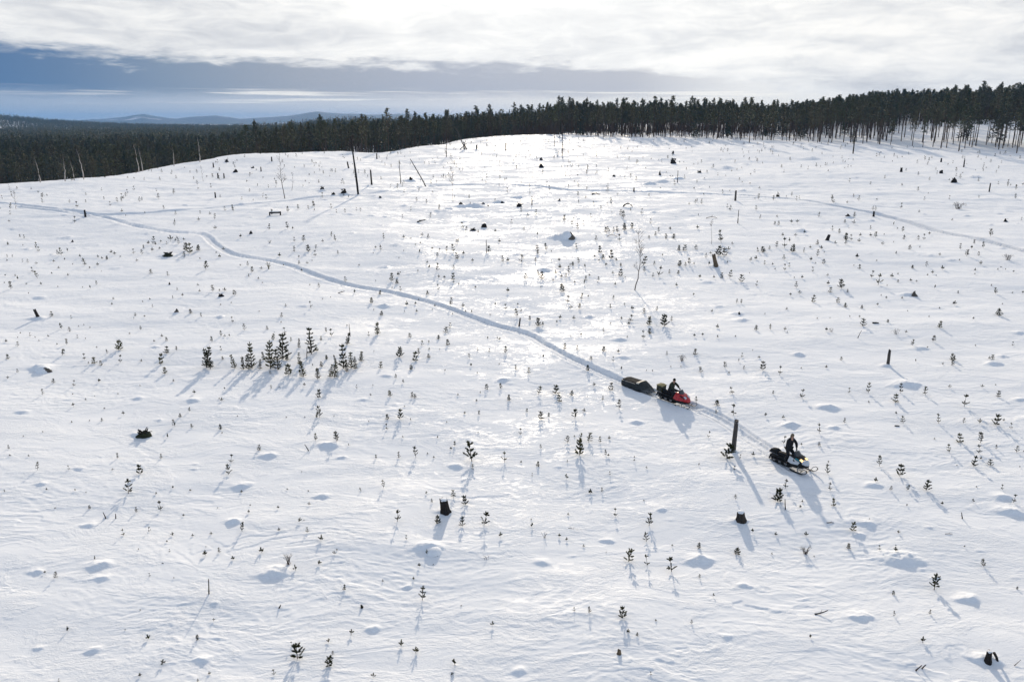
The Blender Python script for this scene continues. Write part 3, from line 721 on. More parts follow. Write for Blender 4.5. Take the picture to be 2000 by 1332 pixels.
stump(438, 349, 9, 2.6, 'right one of two short stubs near the left crest', 'right stub of the pair', 0, 'darkwood', False, .1)
stump(417, 328, 8, 2.6, 'tiny dark stub on the left crest line', 'tiny stub on the crest', 0, 'darkwood', False, .1)
stump(726, 361, 25, 3.4, 'dark narrow broken post right of the tall leaning snag', 'narrow broken post', -1, 'bark', False, .15)
stump(736, 311, 10, 2.6, 'small stub in the dip of the crest, right of the snag top', 'stub in the crest dip', 0, 'bark', False, .1)
stump(681, 329, 11, 3, 'small leaning stub left of the tall snag', 'small leaning stub', -2, 'bark', False, .1)
stump(531, 316, 8, 2.6, 'small stub just under the rounded crest bump', 'stub under the crest bump', 0, 'bark', False, .1)
stump(510, 335, 8, 2.4, 'small stub left of the bare birch on the slope', 'stub left of the birch', 0, 'bark', False, .1)
stump(931, 292, 8, 2.8, 'small dark stub right of the crossed poles', 'stub right of the crossed poles', 0, 'darkwood', False, .1)
stump(988, 293, 13, 2.4, 'thin pale stub on the bright crest', 'thin stub on the bright crest', 0, 'greywood', False, .1)
stump(1039, 401, 16, 2.2, 'thin dark stub right of the long snow drift', 'thin stub right of the drift', 0, 'darkwood', False, .1)
stump(1238, 375, 7, 2.6, 'tiny stub on the far track in the centre', 'tiny stub on the far track', 0, 'darkwood', False, .1)
stump(1760, 336, 8, 5, 'squat dark stump on the upper right slope', 'squat stump on the right slope', 0, 'darkwood', False, .2)
stump(1838, 339, 5, 7, 'low dark broken stump right of the squat one', 'low broken stump', 0, 'darkwood', False, .3)
stump(1838, 317, 7, 3, 'small dark stub close under the right forest edge', 'small stub under the right forest', 0, 'darkwood', False, .1)
stump(1882, 327, 12, 2.6, 'upright thin stub below the right forest edge', 'upright stub below the right forest', 0, 'greywood', False, .1)
stump(1932, 375, 16, 2.6, 'thin dark stub at the right, under the leaning fork', 'thin stub at the right', 0, 'greywood', False, .1)
stump(1706, 423, 9, 4, 'dark stub beside the far track on the right', 'stub beside the far right track', 0, 'darkwood', False, .2)
stump(1209, 1278, 7, 8, 'small brown stub poking from the snow near the bottom edge', 'small brown stub', 0, 'brownwood', False, .2)
stump(1615, 470, 9, 7, 'dark ragged stub leaning right on the right slope', 'dark ragged stub', 3, 'darkwood', False, .3)
pole(950, 494, 25, 1.8, 'thin upright pole standing in the bright snow glare', 'thin pole in the glare')
pole(1441, 436, 25, 1.9, 'thin straight pole below the short grey post', 'thin straight pole')
pole(1323, 357, 22, 1.8, 'thin pole standing beside the row of snow humps', 'thin pole by the snow humps')
pole(700, 381, 106, 4.2, 'tall dark dead snag with a few broken branches at its top', 'tall dead snag', -9, 'darkwood', 14, 1, 'dead_snag', 'snag')
pole(832, 363, 50, 2.2, 'thin bare pole leaning far to the left by the track', 'leaning bare pole', -29, 'greywood', 3)
pole(783, 359, 34, 1.8, 'thin bare stem with a tuft at its top, left of the leaning pole', 'thin tufted stem', -2, 'greywood', 9, 1)
pole(872, 307, 30, 2, 'thin dead stem under the crest, left of the crossed poles', 'thin dead stem', 0, 'greywood', 5)
pole(1666, 301, 52, 2.4, 'tall bare trunk standing in front of the right forest edge', 'tall bare trunk', 1, 'bark', 8, 0, 'dead_tree', 'dead tree')
pole(1098, 305, 62, 2.1, 'thin dead trunk with bare top before the forest, right of the lone pine', 'thin dead trunk', 0, 'bark', 12, 1, 'dead_tree', 'dead tree')
pole(603, 879, 13, 2, 'short dark stick leaning left out of the snow', 'short leaning stick', -7, 'darkwood', 0, 0, 'leaning_stick', 'stick')
pole(545, 1188, 7, 3, 'stubby dark stick tilted to the right near the lower left', 'stubby tilted stick', 4, 'darkwood', 0, 0, 'leaning_stick', 'stick')
pole(408, 1161, 32, 1.2, 'thin bare twig standing alone in the lower left snow', 'lone bare twig', 3, 'twig', 5, 0, 'bare_twig', 'twig')
pole(1534, 996, 22, 1.4, 'bare forked stick below the lead snowmobile', 'bare forked stick', -3, 'darkwood', 4, 0, 'bare_twig', 'twig')
pole(1880, 1012, 13, 1, 'small bare twig at the right between snow humps', 'small bare twig at right', -4, 'twig', 3, 0, 'bare_twig', 'twig')
pole(207, 1012, 13, 1.2, 'bare twig tilted left, first of a short row of twigs', 'first twig of the row', -4, 'twig', 0, 0, 'bare_twig', 'twig')
pole(226, 1012, 10, 1.2, 'bare twig standing upright in a short row of twigs', 'second twig of the row', 1, 'twig', 4, 0, 'bare_twig', 'twig')
pole(1788, 1309, 12, 1.3, 'left one of two parallel dark sticks at the bottom right', 'left of two parallel sticks', 11, 'twig', 0, 0, 'bare_twig', 'twig')
pole(1800, 1306, 9, 1.3, 'right one of two parallel dark sticks at the bottom right', 'right of two parallel sticks', 7, 'twig', 0, 0, 'bare_twig', 'twig')
pole(1675, 660, 15, 1.2, 'small bent bare twig on the right beside a dark log', 'bent twig on the right', 6, 'twig', 3, 0, 'bare_twig', 'twig')
pole(684, 657, 24, 1.4, 'bare forked twig above the right end of the pine clump', 'bare twig above the clump', -1, 'twig', 5, 0, 'bare_twig', 'twig')
pole(599, 700, 22, 1.6, 'dark bare stem inside the clump of young pines', 'dark stem in the clump', 2, 'darkwood', 4, 0, 'bare_twig', 'twig')
# crossed poles on the crest
p, s = spot(906, 292); root = link('crossed_poles', None); root.location = p
for a, b_, r_ in (((3, -1), (-15, 42), 1.1), ((-9, -1), (5, 12), 1.0), ((6, -1), (-1, 15), 1.3), ((0, -1), (1, 14), 1.2)):
    mb = MB(); mb.tube([(a[0]*s, 0, a[1]*s), ((a[0]+b_[0])/2*s, .1, (a[1]+b_[1])/2*s), (b_[0]*s, .2, b_[1]*s)], [r_*s, r_*s*.9, r_*s*.6], 6); part('pole', mb, M['greywood'], root)
tag(root, 'crossed grey poles leaning together on the crest', 'poles'); LAND.append((906, 292, 'crossed poles'))

birch(1240, 567, 110, 'slender bare birch with a kinked trunk, right of centre', 'slender bare birch', 3, 6, 'birch', 1.2, .010)
birch(557, 388, 73, 'bare birch on the left slope, left of the tall snag', 'bare birch on the left slope', -6, -2, 'birch')
birch(570, 372, 33, 'short bare birch right behind the bare birch on the left slope', 'short bare birch', 3, 2, 'birch', .8)
birch(885, 394, 75, 'thin bare birch above the long snow drift', 'thin birch above the drift', -1, 0, 'palebirch', .8, .007)
birch(975, 363, 48, 'thin bare birch at the top of the far track', 'thin birch on the far track', 1, 1, 'palebirch', .7, .008)
birch(31, 409, 35, 'small bare birch on the track at the left edge', 'small birch at the left edge', 1, 1, 'birch', 1.0)
birch(24, 384, 24, 'tiny bare birch above the small birch at the left edge', 'tiny birch at the left edge', -4, 0, 'birch', .5)
birch(1390, 477, 44, 'spindly leaning birch stem with a few twigs at its top', 'spindly leaning birch', -4, 0, 'birch', .6, .009, low=.7)
birch(397, 355, 28, 'thin bare birch close under the left crest', 'thin birch under the left crest', -2, 0, 'birch', .6)
BX = [(165, 52, -6), (272, 48, -4), (279, 40, -3), (128, 46, 3), (391, 44, 0), (146, 34, -3), (340, 34, 1), (80, 42, -4)]
for i, (bx, bh, bl) in enumerate(BX):
    ob = birch(bx, float(np.interp(bx, [c[0] for c in CREST], [c[1] for c in CREST]))+3, bh, 'pale bare birch, %s from left, before the dark forest on the left crest' % ordn(sorted(v_[0] for v_ in BX).index(bx)), 'pale birch on the left crest', bl, 1, 'palebirch', .8, .022)
    v_ = ob.location*1.03; ob.location = (v_.x, v_.y, gz(v_.x, v_.y)); ob.scale = (1.1,)*3

log(822, 435, 15, 'short dark log with a raised end on the middle slope', 'short dark log', .1, 3, .05, up=4)
log(1226, 405, 19, 'dark arched root bridging the snow in the centre', 'dark arched root', 0, 2.6, .30, twigs=1, name='arched_root', cat='root')
log(1604, 1198, 25, 'dark curved stick lying on the snow at lower right', 'dark curved stick', 0, 2.6, -.06, up=9, twigs=1)
log(1122, 1033, 25, 'dark twiggy branch lying on the snow below centre', 'dark twiggy branch', -.2, 1.5, .05, m='twig', up=-5, twigs=6)
log(1710, 632, 12, 'dark short log half buried on the right', 'half-buried dark log', 0, 3.5, .02, twigs=0)
log(320, 1101, 9, 'tiny dark stick lying flat in the lower left snow', 'tiny flat stick', -.3, 1.4, .02, up=-2, twigs=0)
log(667, 573, 13, 'dark forked stick lying below the snowmobile track', 'dark forked stick below the track', 0, 1.6, .02, up=4, twigs=2)
log(1752, 832, 9, 'small dark log end showing beyond the lead snowmobile', 'small dark log end', 0, 2.6, .05, twigs=0)
log(1622, 1022, 15, 'thin dark branch lying at the end of a drift line', 'thin branch on the drift line', 0, 1.6, .05, twigs=1)
log(1163, 381, 14, 'low dark root with a snow cap beside the far track', 'low root by the far track', 0, 2.6, .15, twigs=2, name='exposed_root', cat='root')
log(1390, 427, 22, 'thin arched branch lying above the thin straight pole', 'thin arched branch', 0, 1.2, .12, m='twig', twigs=3)
log(1853, 1044, 14, 'thin pale twig lying flat at the right', 'thin twig lying at right', 0, 1, .05, m='twig', twigs=2)
log(1987, 1296, 20, 'thin dark stick rising to the right at the lower right edge', 'stick at the lower right edge', .5, 1.2, .0, m='twig', up=6, twigs=0)
log(1195, 463, 18, 'thin bent twig in the snow above the slender birch', 'thin bent twig', 0, 1.1, .2, m='twig', twigs=3)
# bench-like log on two stubs
p, s = spot(538, 421); root = link('propped_log', None); root.location = p
mb = MB(); mb.tube([(-12*s, 0, 5*s), (0, 0, 5.6*s), (11*s, 0, 6*s)], [1.6*s, 1.7*s, 1.9*s], 8); part('log', mb, M['darkwood'], root)
for xx in (-11, 10):
    mb = jag_trunk(4.6*s, 1.3*s, (0, 0), nx(), .05); o = part('support', mb, M['darkwood'], root); o.location = (xx*s, 0, 0)
mb = MB(); mb.loft([[(x_*s, math.cos(a)*1.2*s, (7+abs(x_)*.04)*s+math.sin(a)*.5*s) for a in (0, 1.05, 2.1, 3.14, 4.2, 5.2)] for x_ in (-10, -4, 3, 9)]); part('snow_cap', mb, M['cap'], root, True)
tag(root, 'dark log propped up like a bench on the left slope', 'log'); LAND.append((538, 421, 'propped log'))

brush(563, 1101, 22, 25, 'bare thin-twigged bush beside a wind-cut drift at lower left', 'bare bush at lower left', 14)
brush(1573, 1081, 22, 20, 'bare spreading bush below the lead snowmobile', 'bare bush below the lead snowmobile', 18)
brush(1063, 1050, 17, 15, 'small bare forked bush on the icy snow below centre', 'small forked bush', 6, m='darkwood')
brush(1332, 704, 24, 14, 'pale arched bare bush above the following snowmobile', 'pale arched bush', 16, arch=.8)
brush(1872, 408, 30, 14, 'bare low brush patch on the upper right slope', 'bare brush on the right slope', 24, arch=.5)
brush(1968, 508, 26, 13, 'bare low bush at the right edge under the far track', 'bare bush at the right edge', 20, arch=.7)
brush(1624, 648, 16, 9, 'small arched bare bush left of the half-buried log', 'small arched bush', 8, arch=.9)
brush(1750, 653, 22, 12, 'arched bare bush right of the half-buried log', 'arched bush right of the log', 10, arch=.9)
brush(527, 475, 14, 6, 'low dark brush on the snow left of the track bend', 'low dark brush', 14, m='heather')
brush(525, 525, 11, 13, 'small yellowish bare shrub just below the track', 'small yellowish shrub', 16, m='needle_y')
brush(950, 1092, 16, 9, 'bare twig fan on the icy snow left of the bottom centre', 'bare twig fan', 5, arch=.4)

lump(281, 852, 30, 9, 'dark heap of heather in a snow hollow at the left', 'dark heather heap', 'heather', False, 14, 'heather_heap', 'heap')
lump(86, 726, 27, 8, 'brown snow-topped boulder at the left', 'brown boulder at left', 'rock', True, 0, 'boulder', 'boulder', -.3)
lump(328, 501, 20, 7, 'dark flat heap sticking out of a hump, left of the track bend', 'dark flat heap', 'heather', False, 8, 'heather_heap', 'heap')
lump(345, 611, 9, 6, 'small tan pointed rock at the left', 'small tan rock', 'rock', False)
lump(1112, 468, 22, 11, 'snow-covered boulder with a dark right end in the glare', 'snow-covered boulder', 'rock', True, 0, 'boulder', 'boulder', -.45)
lump(1786, 579, 11, 9, 'dark pointed rock on the right end of a snow hump', 'dark pointed rock', 'rock', False)
lump(846, 1082, 30, 7, 'round snow-covered boulder with a dark crack at its foot', 'round snowy boulder', 'rock', True, 0, 'boulder', 'boulder', 0)
for (a, b_, w_, h_, l_, ph_, r_) in [(141, 473, 6, 4.5, 'small dark block of wood in the snow at upper left', 'small dark block', 0), (331, 556, 5.5, 4.5, 'small dark stump top at the left middle', 'small stump top', 0),
    (432, 579, 11, 6, 'dark root tip on a drift left of the track', 'dark root tip', 4), (1315, 320, 12, 10, 'dark ragged root clump on the bright upper slope', 'dark ragged root clump', 12),
    (1314, 301, 6, 6, 'small dark root clump close to the forest edge', 'small root clump near the forest', 5), (1058, 328, 9, 9, 'dark little root tangle on the bright crest', 'dark root tangle', 8),
    (1057, 313, 7, 5, 'small dark lump above the root tangle on the crest', 'small lump above the tangle', 2), (1289, 343, 5, 8, 'small dark root beside a hump, above the row of humps', 'small root above the humps', 3),
    (923, 451, 12, 5, 'dark root with an upright prong left of the glare', 'root with upright prong', 5), (945, 446, 14, 6, 'dark-faced snowy lump beside the pronged root', 'snowy lump by the pronged root', 0),
    (630, 373, 10, 7, 'dark root wad on a hump, left of the tall snag', 'root wad left of the snag', 7), (651, 381, 8, 5, 'dark pointed root between two humps near the snag', 'pointed root by the snag', 2),
    (671, 380, 11, 7, 'dark twiggy root wad just left of the snag foot', 'root wad at the snag foot', 9), (743, 387, 6, 4, 'small dark block right of the snag foot', 'small block by the snag foot', 0),
    (803, 354, 9, 4, 'dark lump on a hump left of the leaning pole', 'lump left of the leaning pole', 2), (1965, 433, 10, 6, 'dark hooked root at the right edge', 'hooked root at right', 4),
    (1199, 345, 7, 4, 'small dark lump in the upper centre', 'small lump in the upper centre', 0), (1015, 404, 14, 6, 'dark brushy root right of the long drift', 'brushy root by the drift', 10),
    (490, 457, 7, 6, 'small dark root beside the track bend', 'small root by the track bend', 4), (1656, 424, 10, 4, 'dark-topped hump beside the far right track', 'dark-topped hump', 0),
    (900, 404, 9, 5, 'dark root at the left end of the long drift', 'root at the left of the drift', 4), (943, 398, 8, 3, 'dark lump on top of the long drift', 'lump on the drift', 1), (982, 397, 8, 4, 'dark lump at the right end of the drift', 'lump right of the drift', 1),
    (443, 317, 9, 5, 'dark brushy lump on the left crest', 'brushy lump on the left crest', 6), (460, 337, 9, 6, 'dark forked root under the left crest', 'forked root under the crest', 5), (493, 329, 8, 4, 'dark lump right of the forked root on the left', 'lump right of the forked root', 1),
    (1092, 393, 6, 4, 'small dark lump right of the two snow humps', 'small lump by the humps', 0), (1863, 357, 11, 9, 'dark forked root leaning on the upper right slope', 'dark leaning fork', 5), (1520, 384, 10, 4, 'small dark log on the far track at right', 'small log on the far track', 2),
    (1365, 338, 10, 4, 'dark lump at the upper right end of the row of humps', 'lump at the end of the humps', 2), (1444, 614, 6, 4, 'small dark block on a snow hump at right', 'small block on the hump', 0), (707, 1187, 9, 6, 'dark little root at the lower left centre', 'dark little root', 3)]:
    lump(a, b_, w_, h_, l_, ph_, 'darkwood', False, r_, 'exposed_root' if r_ > 1 else 'wood_lump', 'root' if r_ > 1 else 'wood')

# lone pine ahead of the forest edge
p, s = spot(1083, 285)
for (px_, py_, hp_, vi_, lb_) in ((1083, 286, 76, 4, 'lone thin pine with a high narrow crown ahead of the forest edge'), (1463, 279, 84, 2, 'tall dark pine standing a step ahead of the forest edge, above the grey post'), (1985, 300, 92, 3, 'dark pine standing alone at the right frame edge'), (1872, 296, 84, 1, 'dark pine standing ahead of the open snowy slope at right')):
    p, s = spot(px_, py_); o = link('pine_tree', None); o.location = p; o.scale = (hp_*s/15*(.7 if vi_ == 4 else 1), hp_*s/15*(.7 if vi_ == 4 else 1), hp_*s/15); link('trunk', PM[vi_][0], o); link('crown', PM[vi_][1], o); tag(o, lb_, 'tree')

# ------------------------------------------------------------------ pine saplings
CROPS = {
 (0, 750, 4): "335,90,50s 568,80,12 670,132,20 815,195,15 740,102,8 922,85,15 1095,20,12 560,300,15 797,290,25b 700,290,8 335,376,8 182,408,12 70,508,35s 78,565,15 225,570,18 293,675,65s 540,670,38s 880,672,18 1097,705,75b 920,580,45s 1257,580,42s 1802,612,65s 1785,705,80s 1003,862,112s 365,825,18 590,835,18 672,853,10 1220,865,20 1352,820,22 1488,835,18 1887,845,22 1065,1000,45s 1255,985,80s 700,975,30b 430,967,10 1955,950,15 1945,1010,28 1700,970,10 967,1185,55s 1163,1150,42s 1347,1180,28 1505,1185,22 1650,1172,22 1890,1150,75s 1305,1235,18 1325,1310,25s 1715,1310,45s 1083,1298,14 1607,1270,10 1408,262,30b 1367,330,55s 1500,340,30b 1725,355,45b 1735,388,18 1855,262,15 1758,45,20 1715,125,15",
 (500, 750, 4): "120,38,30s 182,28,12 490,105,65b 787,35,32s 895,95,20 1050,95,50b 1222,100,40b 1243,110,35b 1800,45,45b 1917,40,45s 1578,92,18 1752,78,18 1722,135,20 1975,130,50b 1160,180,12 1125,270,85b 1027,275,45b 1210,285,20 1025,355,48s 880,297,12 1148,425,18 1630,230,22 1742,240,40s 1490,300,10 1735,385,12 500,262,90s 475,260,28b 237,260,10 380,260,12 610,255,10 467,440,60s 632,450,85s 725,480,20 22,515,45b 937,585,35s 1117,580,50s 1250,572,90s 1340,550,15 1390,580,18 1552,485,40s 1688,600,160s 1943,612,85s 1695,670,55s 358,688,12 998,812,70s 818,835,32s 245,825,18 408,837,14 415,945,25 1375,925,35s 1545,890,65s 1640,938,80b 1105,1070,100s 1425,1085,70b 1610,1105,75b 1780,1095,110s 180,1145,25 402,1155,45s 375,1067,10 1175,1215,40s 612,1325,30 632,1290,15",
 (1000, 750, 4): "205,80,70s 340,75,70b 372,140,55b 465,88,40b 587,105,10 640,20,30 707,125,35s 772,50,60b 837,190,80s 117,220,35s 225,278,65b 288,260,38s 490,265,80s 562,215,30 68,395,50s 430,458,60s 527,560,130b 530,440,60s 598,455,75s 687,460,55s 732,555,50s 755,570,25 225,505,35s 72,615,20 202,645,40b 157,720,28s 432,615,20 765,715,32s 953,610,45s 1050,662,20 703,840,40s 1030,910,14 807,1035,70s 1070,1105,105s 1052,1225,78s 150,1062,14 1532,418,55s 1672,583,118b 1780,585,35s 1737,670,35s 1457,640,22 1745,900,42s 1732,245,85s 1600,165,45b 1595,225,35s 1440,150,48s 1723,75,55s 1980,255,30 1160,130,30b",
 (1500, 750, 4): "40,80,30s 265,108,70s 633,70,45s 782,68,80s 1037,70,75s 992,140,65b 787,142,18 1228,82,65s 1533,178,95s 1792,105,50b 1672,32,25 1417,35,25 1778,12,12 118,268,25 597,305,42s 1057,303,60s 1333,305,75s 1527,305,42s 1652,305,35 1780,318,85b 1897,348,50s 400,390,78s 118,465,62s 260,480,20 402,485,32b 1300,430,15 1500,458,72b 1660,460,85s 1415,540,68s 1650,545,72s 1783,508,35s 1942,535,55s 1605,640,85b 1740,635,50b 1965,650,15 873,635,85s 1030,718,95b 470,705,85s 1235,832,85b 957,835,40s 1085,832,48s 1475,638,8 1628,812,14 1828,830,42s 1918,925,68s 1603,922,28 1360,940,28 1085,958,22 485,830,65s 515,955,65b 135,812,75s 75,915,105b 250,970,25 790,1065,14 662,1150,75b 1017,1168,25 298,1185,35 60,1185,28 630,1285,45b 870,1300,42s 997,1295,32s 1533,1282,18 30,1330,20",
 (0, 1000, 4): "432,510,55s 1170,500,30s 1357,520,14 1540,995,48b 1635,1265,25 1545,1328,30s 460,1328,30s 977,918,10 1095,765,10",
 (500, 1000, 4): "690,612,48b 990,545,18 1300,690,115s 1603,735,14 1275,430,30 1385,412,10 325,1145,130b 285,1060,45s 570,1200,85b 600,1120,40s 143,1262,52s 825,750,30b",
 (1000, 1000, 4): "427,220,28 560,268,22 737,318,12 910,388,112b 1058,418,100s 1248,460,122s 1460,278,48b 1760,320,60b 1465,508,38s 1570,655,28 487,780,35s 608,800,55s 865,832,90b 1123,855,18 978,972,30b 1403,870,35s 1085,1275,30s",
 (1500, 1000, 4): "1687,425,65s 1300,600,130s 978,638,35b 985,810,45s 1262,795,42s 1945,600,25b 30,332,20 362,352,18",
 (350, 600, 5): "265,590,200y 310,600,205y 545,590,135y 625,600,125y 683,605,140y 712,590,240y 785,600,95y 890,600,260y 830,520,80y 965,610,200y 1012,505,240y 1070,660,110b 1050,520,60b 890,650,30b 1170,395,95y 1290,455,255y 1345,430,65b 1172,555,110y 1215,680,150y 1355,700,110y 1390,580,55b 1305,575,25 1515,685,150y 1470,680,120y 1530,535,80y 1440,505,45b 1635,365,125y 1605,590,230y 1640,630,120y 1680,590,150y 1720,600,120y 1775,525,100y 1935,270,120y 1375,1080,120s 1340,1080,35b 1370,885,90b 915,320,60b 1035,270,70s 410,425,45s 425,515,35b 1385,330,50s 1435,245,45s 1490,285,75s 1090,340,45s 640,225,60s 525,155,60s 410,285,55s 445,290,25 495,290,28 320,340,60s 860,220,35b 1000,95,40b 1975,80,45b 1970,590,65b 1735,790,35s 1870,865,30s 895,795,35s 445,805,20 395,910,18 405,1190,50b 420,1240,25 125,1175,35s 570,1075,20 100,1020,45s 1335,1300,75s 1540,1290,85s",
 (0, 450, 4): "62,115,22b 300,165,38s 480,200,60s 178,125,15 190,65,30s 157,55,25s 58,215,25s 97,215,22s 55,240,15 175,250,25s 218,255,30s 285,270,20 255,330,40s 295,375,60s 42,360,15 120,360,15 140,385,28 85,455,60s 35,412,10 205,420,14 322,425,20 405,345,15 460,300,18 420,250,20 505,232,18 532,360,20 568,270,12 630,215,25 648,232,18 665,275,50s 700,300,18 765,280,25 767,215,20 797,228,20 836,230,28b 755,425,32s 708,460,25 645,450,12 225,500,14 452,445,10 870,180,25 897,195,25 940,212,15 1045,185,40s 1070,245,20 1110,190,40s 1122,145,30s 1160,110,25 1195,110,60s 1215,120,25 1188,170,30 1302,115,25s 1333,85,40 1385,70,20 1397,115,40s 1437,80,20 1448,160,60b 1482,180,75b 1548,160,45b 1440,215,45s 1563,228,15 1690,180,15 1718,215,25 1745,150,25 1608,305,65s 1180,340,35b 1312,360,35s 1937,278,35s 1967,330,45s 1945,365,25s 1877,280,15 1385,470,25s 1665,480,50s 1715,480,20 1755,478,28 1835,505,40b 1547,435,20 1560,485,20 1425,520,25 1350,535,25s 1172,545,15 1115,562,15 1192,600,25s 887,545,18 875,580,18 1725,585,15 1807,570,14 405,675,40b 483,770,50s 547,795,40s 557,690,30s 615,752,12 655,740,12 703,760,14 605,845,28s 668,850,10 1057,668,25b 1047,695,14 1130,680,18 1100,775,32s 1490,650,35b 1572,678,32s 1012,810,14 235,828,28s 160,808,14 140,840,10 275,840,12 305,865,10 378,835,20 50,875,22 140,908,40s 522,890,48s 487,975,55s 445,890,14 660,1010,48s 735,1040,52b 790,1055,38b 690,1045,18 928,935,80b 938,1030,58s 838,962,35s 755,915,14 1265,835,22 1300,865,30b 1205,875,20 1300,960,55b 1380,940,38s 1255,1045,85b 1290,1125,52b 62,1005,40b 140,1112,32s 62,1160,20 573,1218,48s 420,1195,35b 1095,1220,10 1355,1185,20",
 (500, 450, 4): "40,305,22 300,170,45s 412,165,48b 468,150,35s 640,190,30s 185,205,30 335,215,20 215,268,14 335,268,32s 400,265,22 438,243,10 360,315,22 50,415,12 492,450,38s 935,400,12 700,405,40s 770,490,28 805,275,14 968,500,32b 905,572,45b 582,530,12 520,540,10 430,605,55s 232,595,22b 200,675,28 197,722,14 88,780,28 985,668,45s 920,630,14 1060,400,62b 1100,420,40b 1110,355,30 1127,335,15 1130,470,35s 1265,322,18 1245,580,22 1178,590,32 1255,640,22 1160,640,12 1340,505,32b 1425,470,50s 1428,375,25 1415,320,65s 1353,298,28 1337,262,22 1417,205,35s 1545,175,65s 1487,175,50s 1575,225,50b 1622,195,28 1692,245,25 1545,305,35s 1542,390,55b 1472,380,25 1585,425,15 1715,450,20 1967,245,30 1967,490,35 1518,595,65s 1617,600,30 1397,585,22 1270,535,14 1952,620,45s 1870,580,20 1685,645,22 1830,668,15 1637,640,14 1535,660,14 1515,770,50s 1482,795,45b 1885,845,18 1810,845,18 1205,845,38b 1500,895,48b 1425,850,35b 1297,895,40s 1350,875,18 880,828,35s 947,815,90b 1117,990,85b 1270,975,50s 1243,1025,75b 1213,1085,40b 977,1070,55b 1093,1160,38s 1350,1000,35b 1435,935,12 922,950,12 1667,1000,38s 1732,945,28s 1822,955,30s 1950,960,55s 1680,1065,25 1475,1105,20 1728,1125,18 1900,1048,10 975,155,40s 935,145,20 1155,65,25 1298,50,25 1345,60,30b 1282,110,18 1378,150,22 1435,155,18 1580,85,20 1210,70,12 1155,165,14 1275,180,30",
 (1000, 400, 4): "85,430,35s 107,585,50s 210,560,50s 235,585,62b 308,370,14 413,392,12 370,450,30 375,505,35 305,445,14 320,598,18 340,545,30 385,570,25 420,570,35s 445,540,60s 398,680,60b 475,475,30b 455,475,18 523,460,45s 508,350,14 573,495,30 575,590,35b 563,625,30 490,615,18 432,765,55s 540,740,50s 525,815,45s 460,815,28 595,725,18 645,415,22 687,375,55b 710,425,38b 680,440,18 675,595,35s 655,280,40s 733,480,25 775,420,65b 815,440,25 850,480,25b 845,560,55b 788,540,22 883,572,10 790,745,38s 770,810,35s 805,630,22 878,785,18b 940,820,30 913,940,28 920,910,60s 850,905,30 770,930,14 1033,850,40b 1068,945,70b 1075,1005,45b 1028,1045,65s 1130,830,35s 1190,950,95b 1245,915,42s 1110,475,35s 1100,565,35s 1035,525,40s 1025,475,70s 1145,560,80s 1228,540,35s 1298,540,28b 1285,635,25 1418,710,22 1173,410,25 1070,265,25b 1120,245,30b 1145,215,40s 1205,265,40b 1262,262,38b 1238,205,28 937,190,45b 880,205,55b 825,220,50s 795,215,40s 760,215,45s 735,225,50s 870,110,60s 1085,150,40s 780,65,12 1450,190,28 1305,360,45b 1345,360,45b 1437,350,35b 1305,480,45b 1355,485,35s 1385,470,55s 1420,470,20 1515,420,40s 1550,390,22 1610,400,75b 1660,400,60b 1690,360,30 1720,312,22 1635,300,95s 1680,460,20 1640,575,45b 1700,575,65s 1578,575,25 1467,575,30 1790,605,55b 1910,635,40s 1865,445,30 1905,430,28 1920,370,35s 1965,370,45b 1755,775,35s 1790,775,35s 1560,835,20 1605,965,30 1905,980,40b 1425,1030,25 1490,1030,28 1605,1040,22 1745,1035,14 1975,855,14 1430,1170,48b 1210,1175,35s 1480,1305,45b 1665,1275,50s 1795,1190,35s 1810,1285,32s 1695,1315,18 1960,1290,70b 1930,1200,22 1240,1265,12 1320,1265,12 1050,1300,14 1100,1305,18 715,1145,40b 715,995,32s 510,1135,40s 412,1130,48b 375,890,28 350,925,22 483,895,28 205,950,65b 240,938,25b 140,905,40s 40,880,65s 70,835,20 45,785,18 460,1035,12 900,1035,14 620,1215,32b 590,1305,48b 790,1225,40s 830,1155,25 855,1290,28 245,1195,25 30,1290,40s 130,1320,50s",
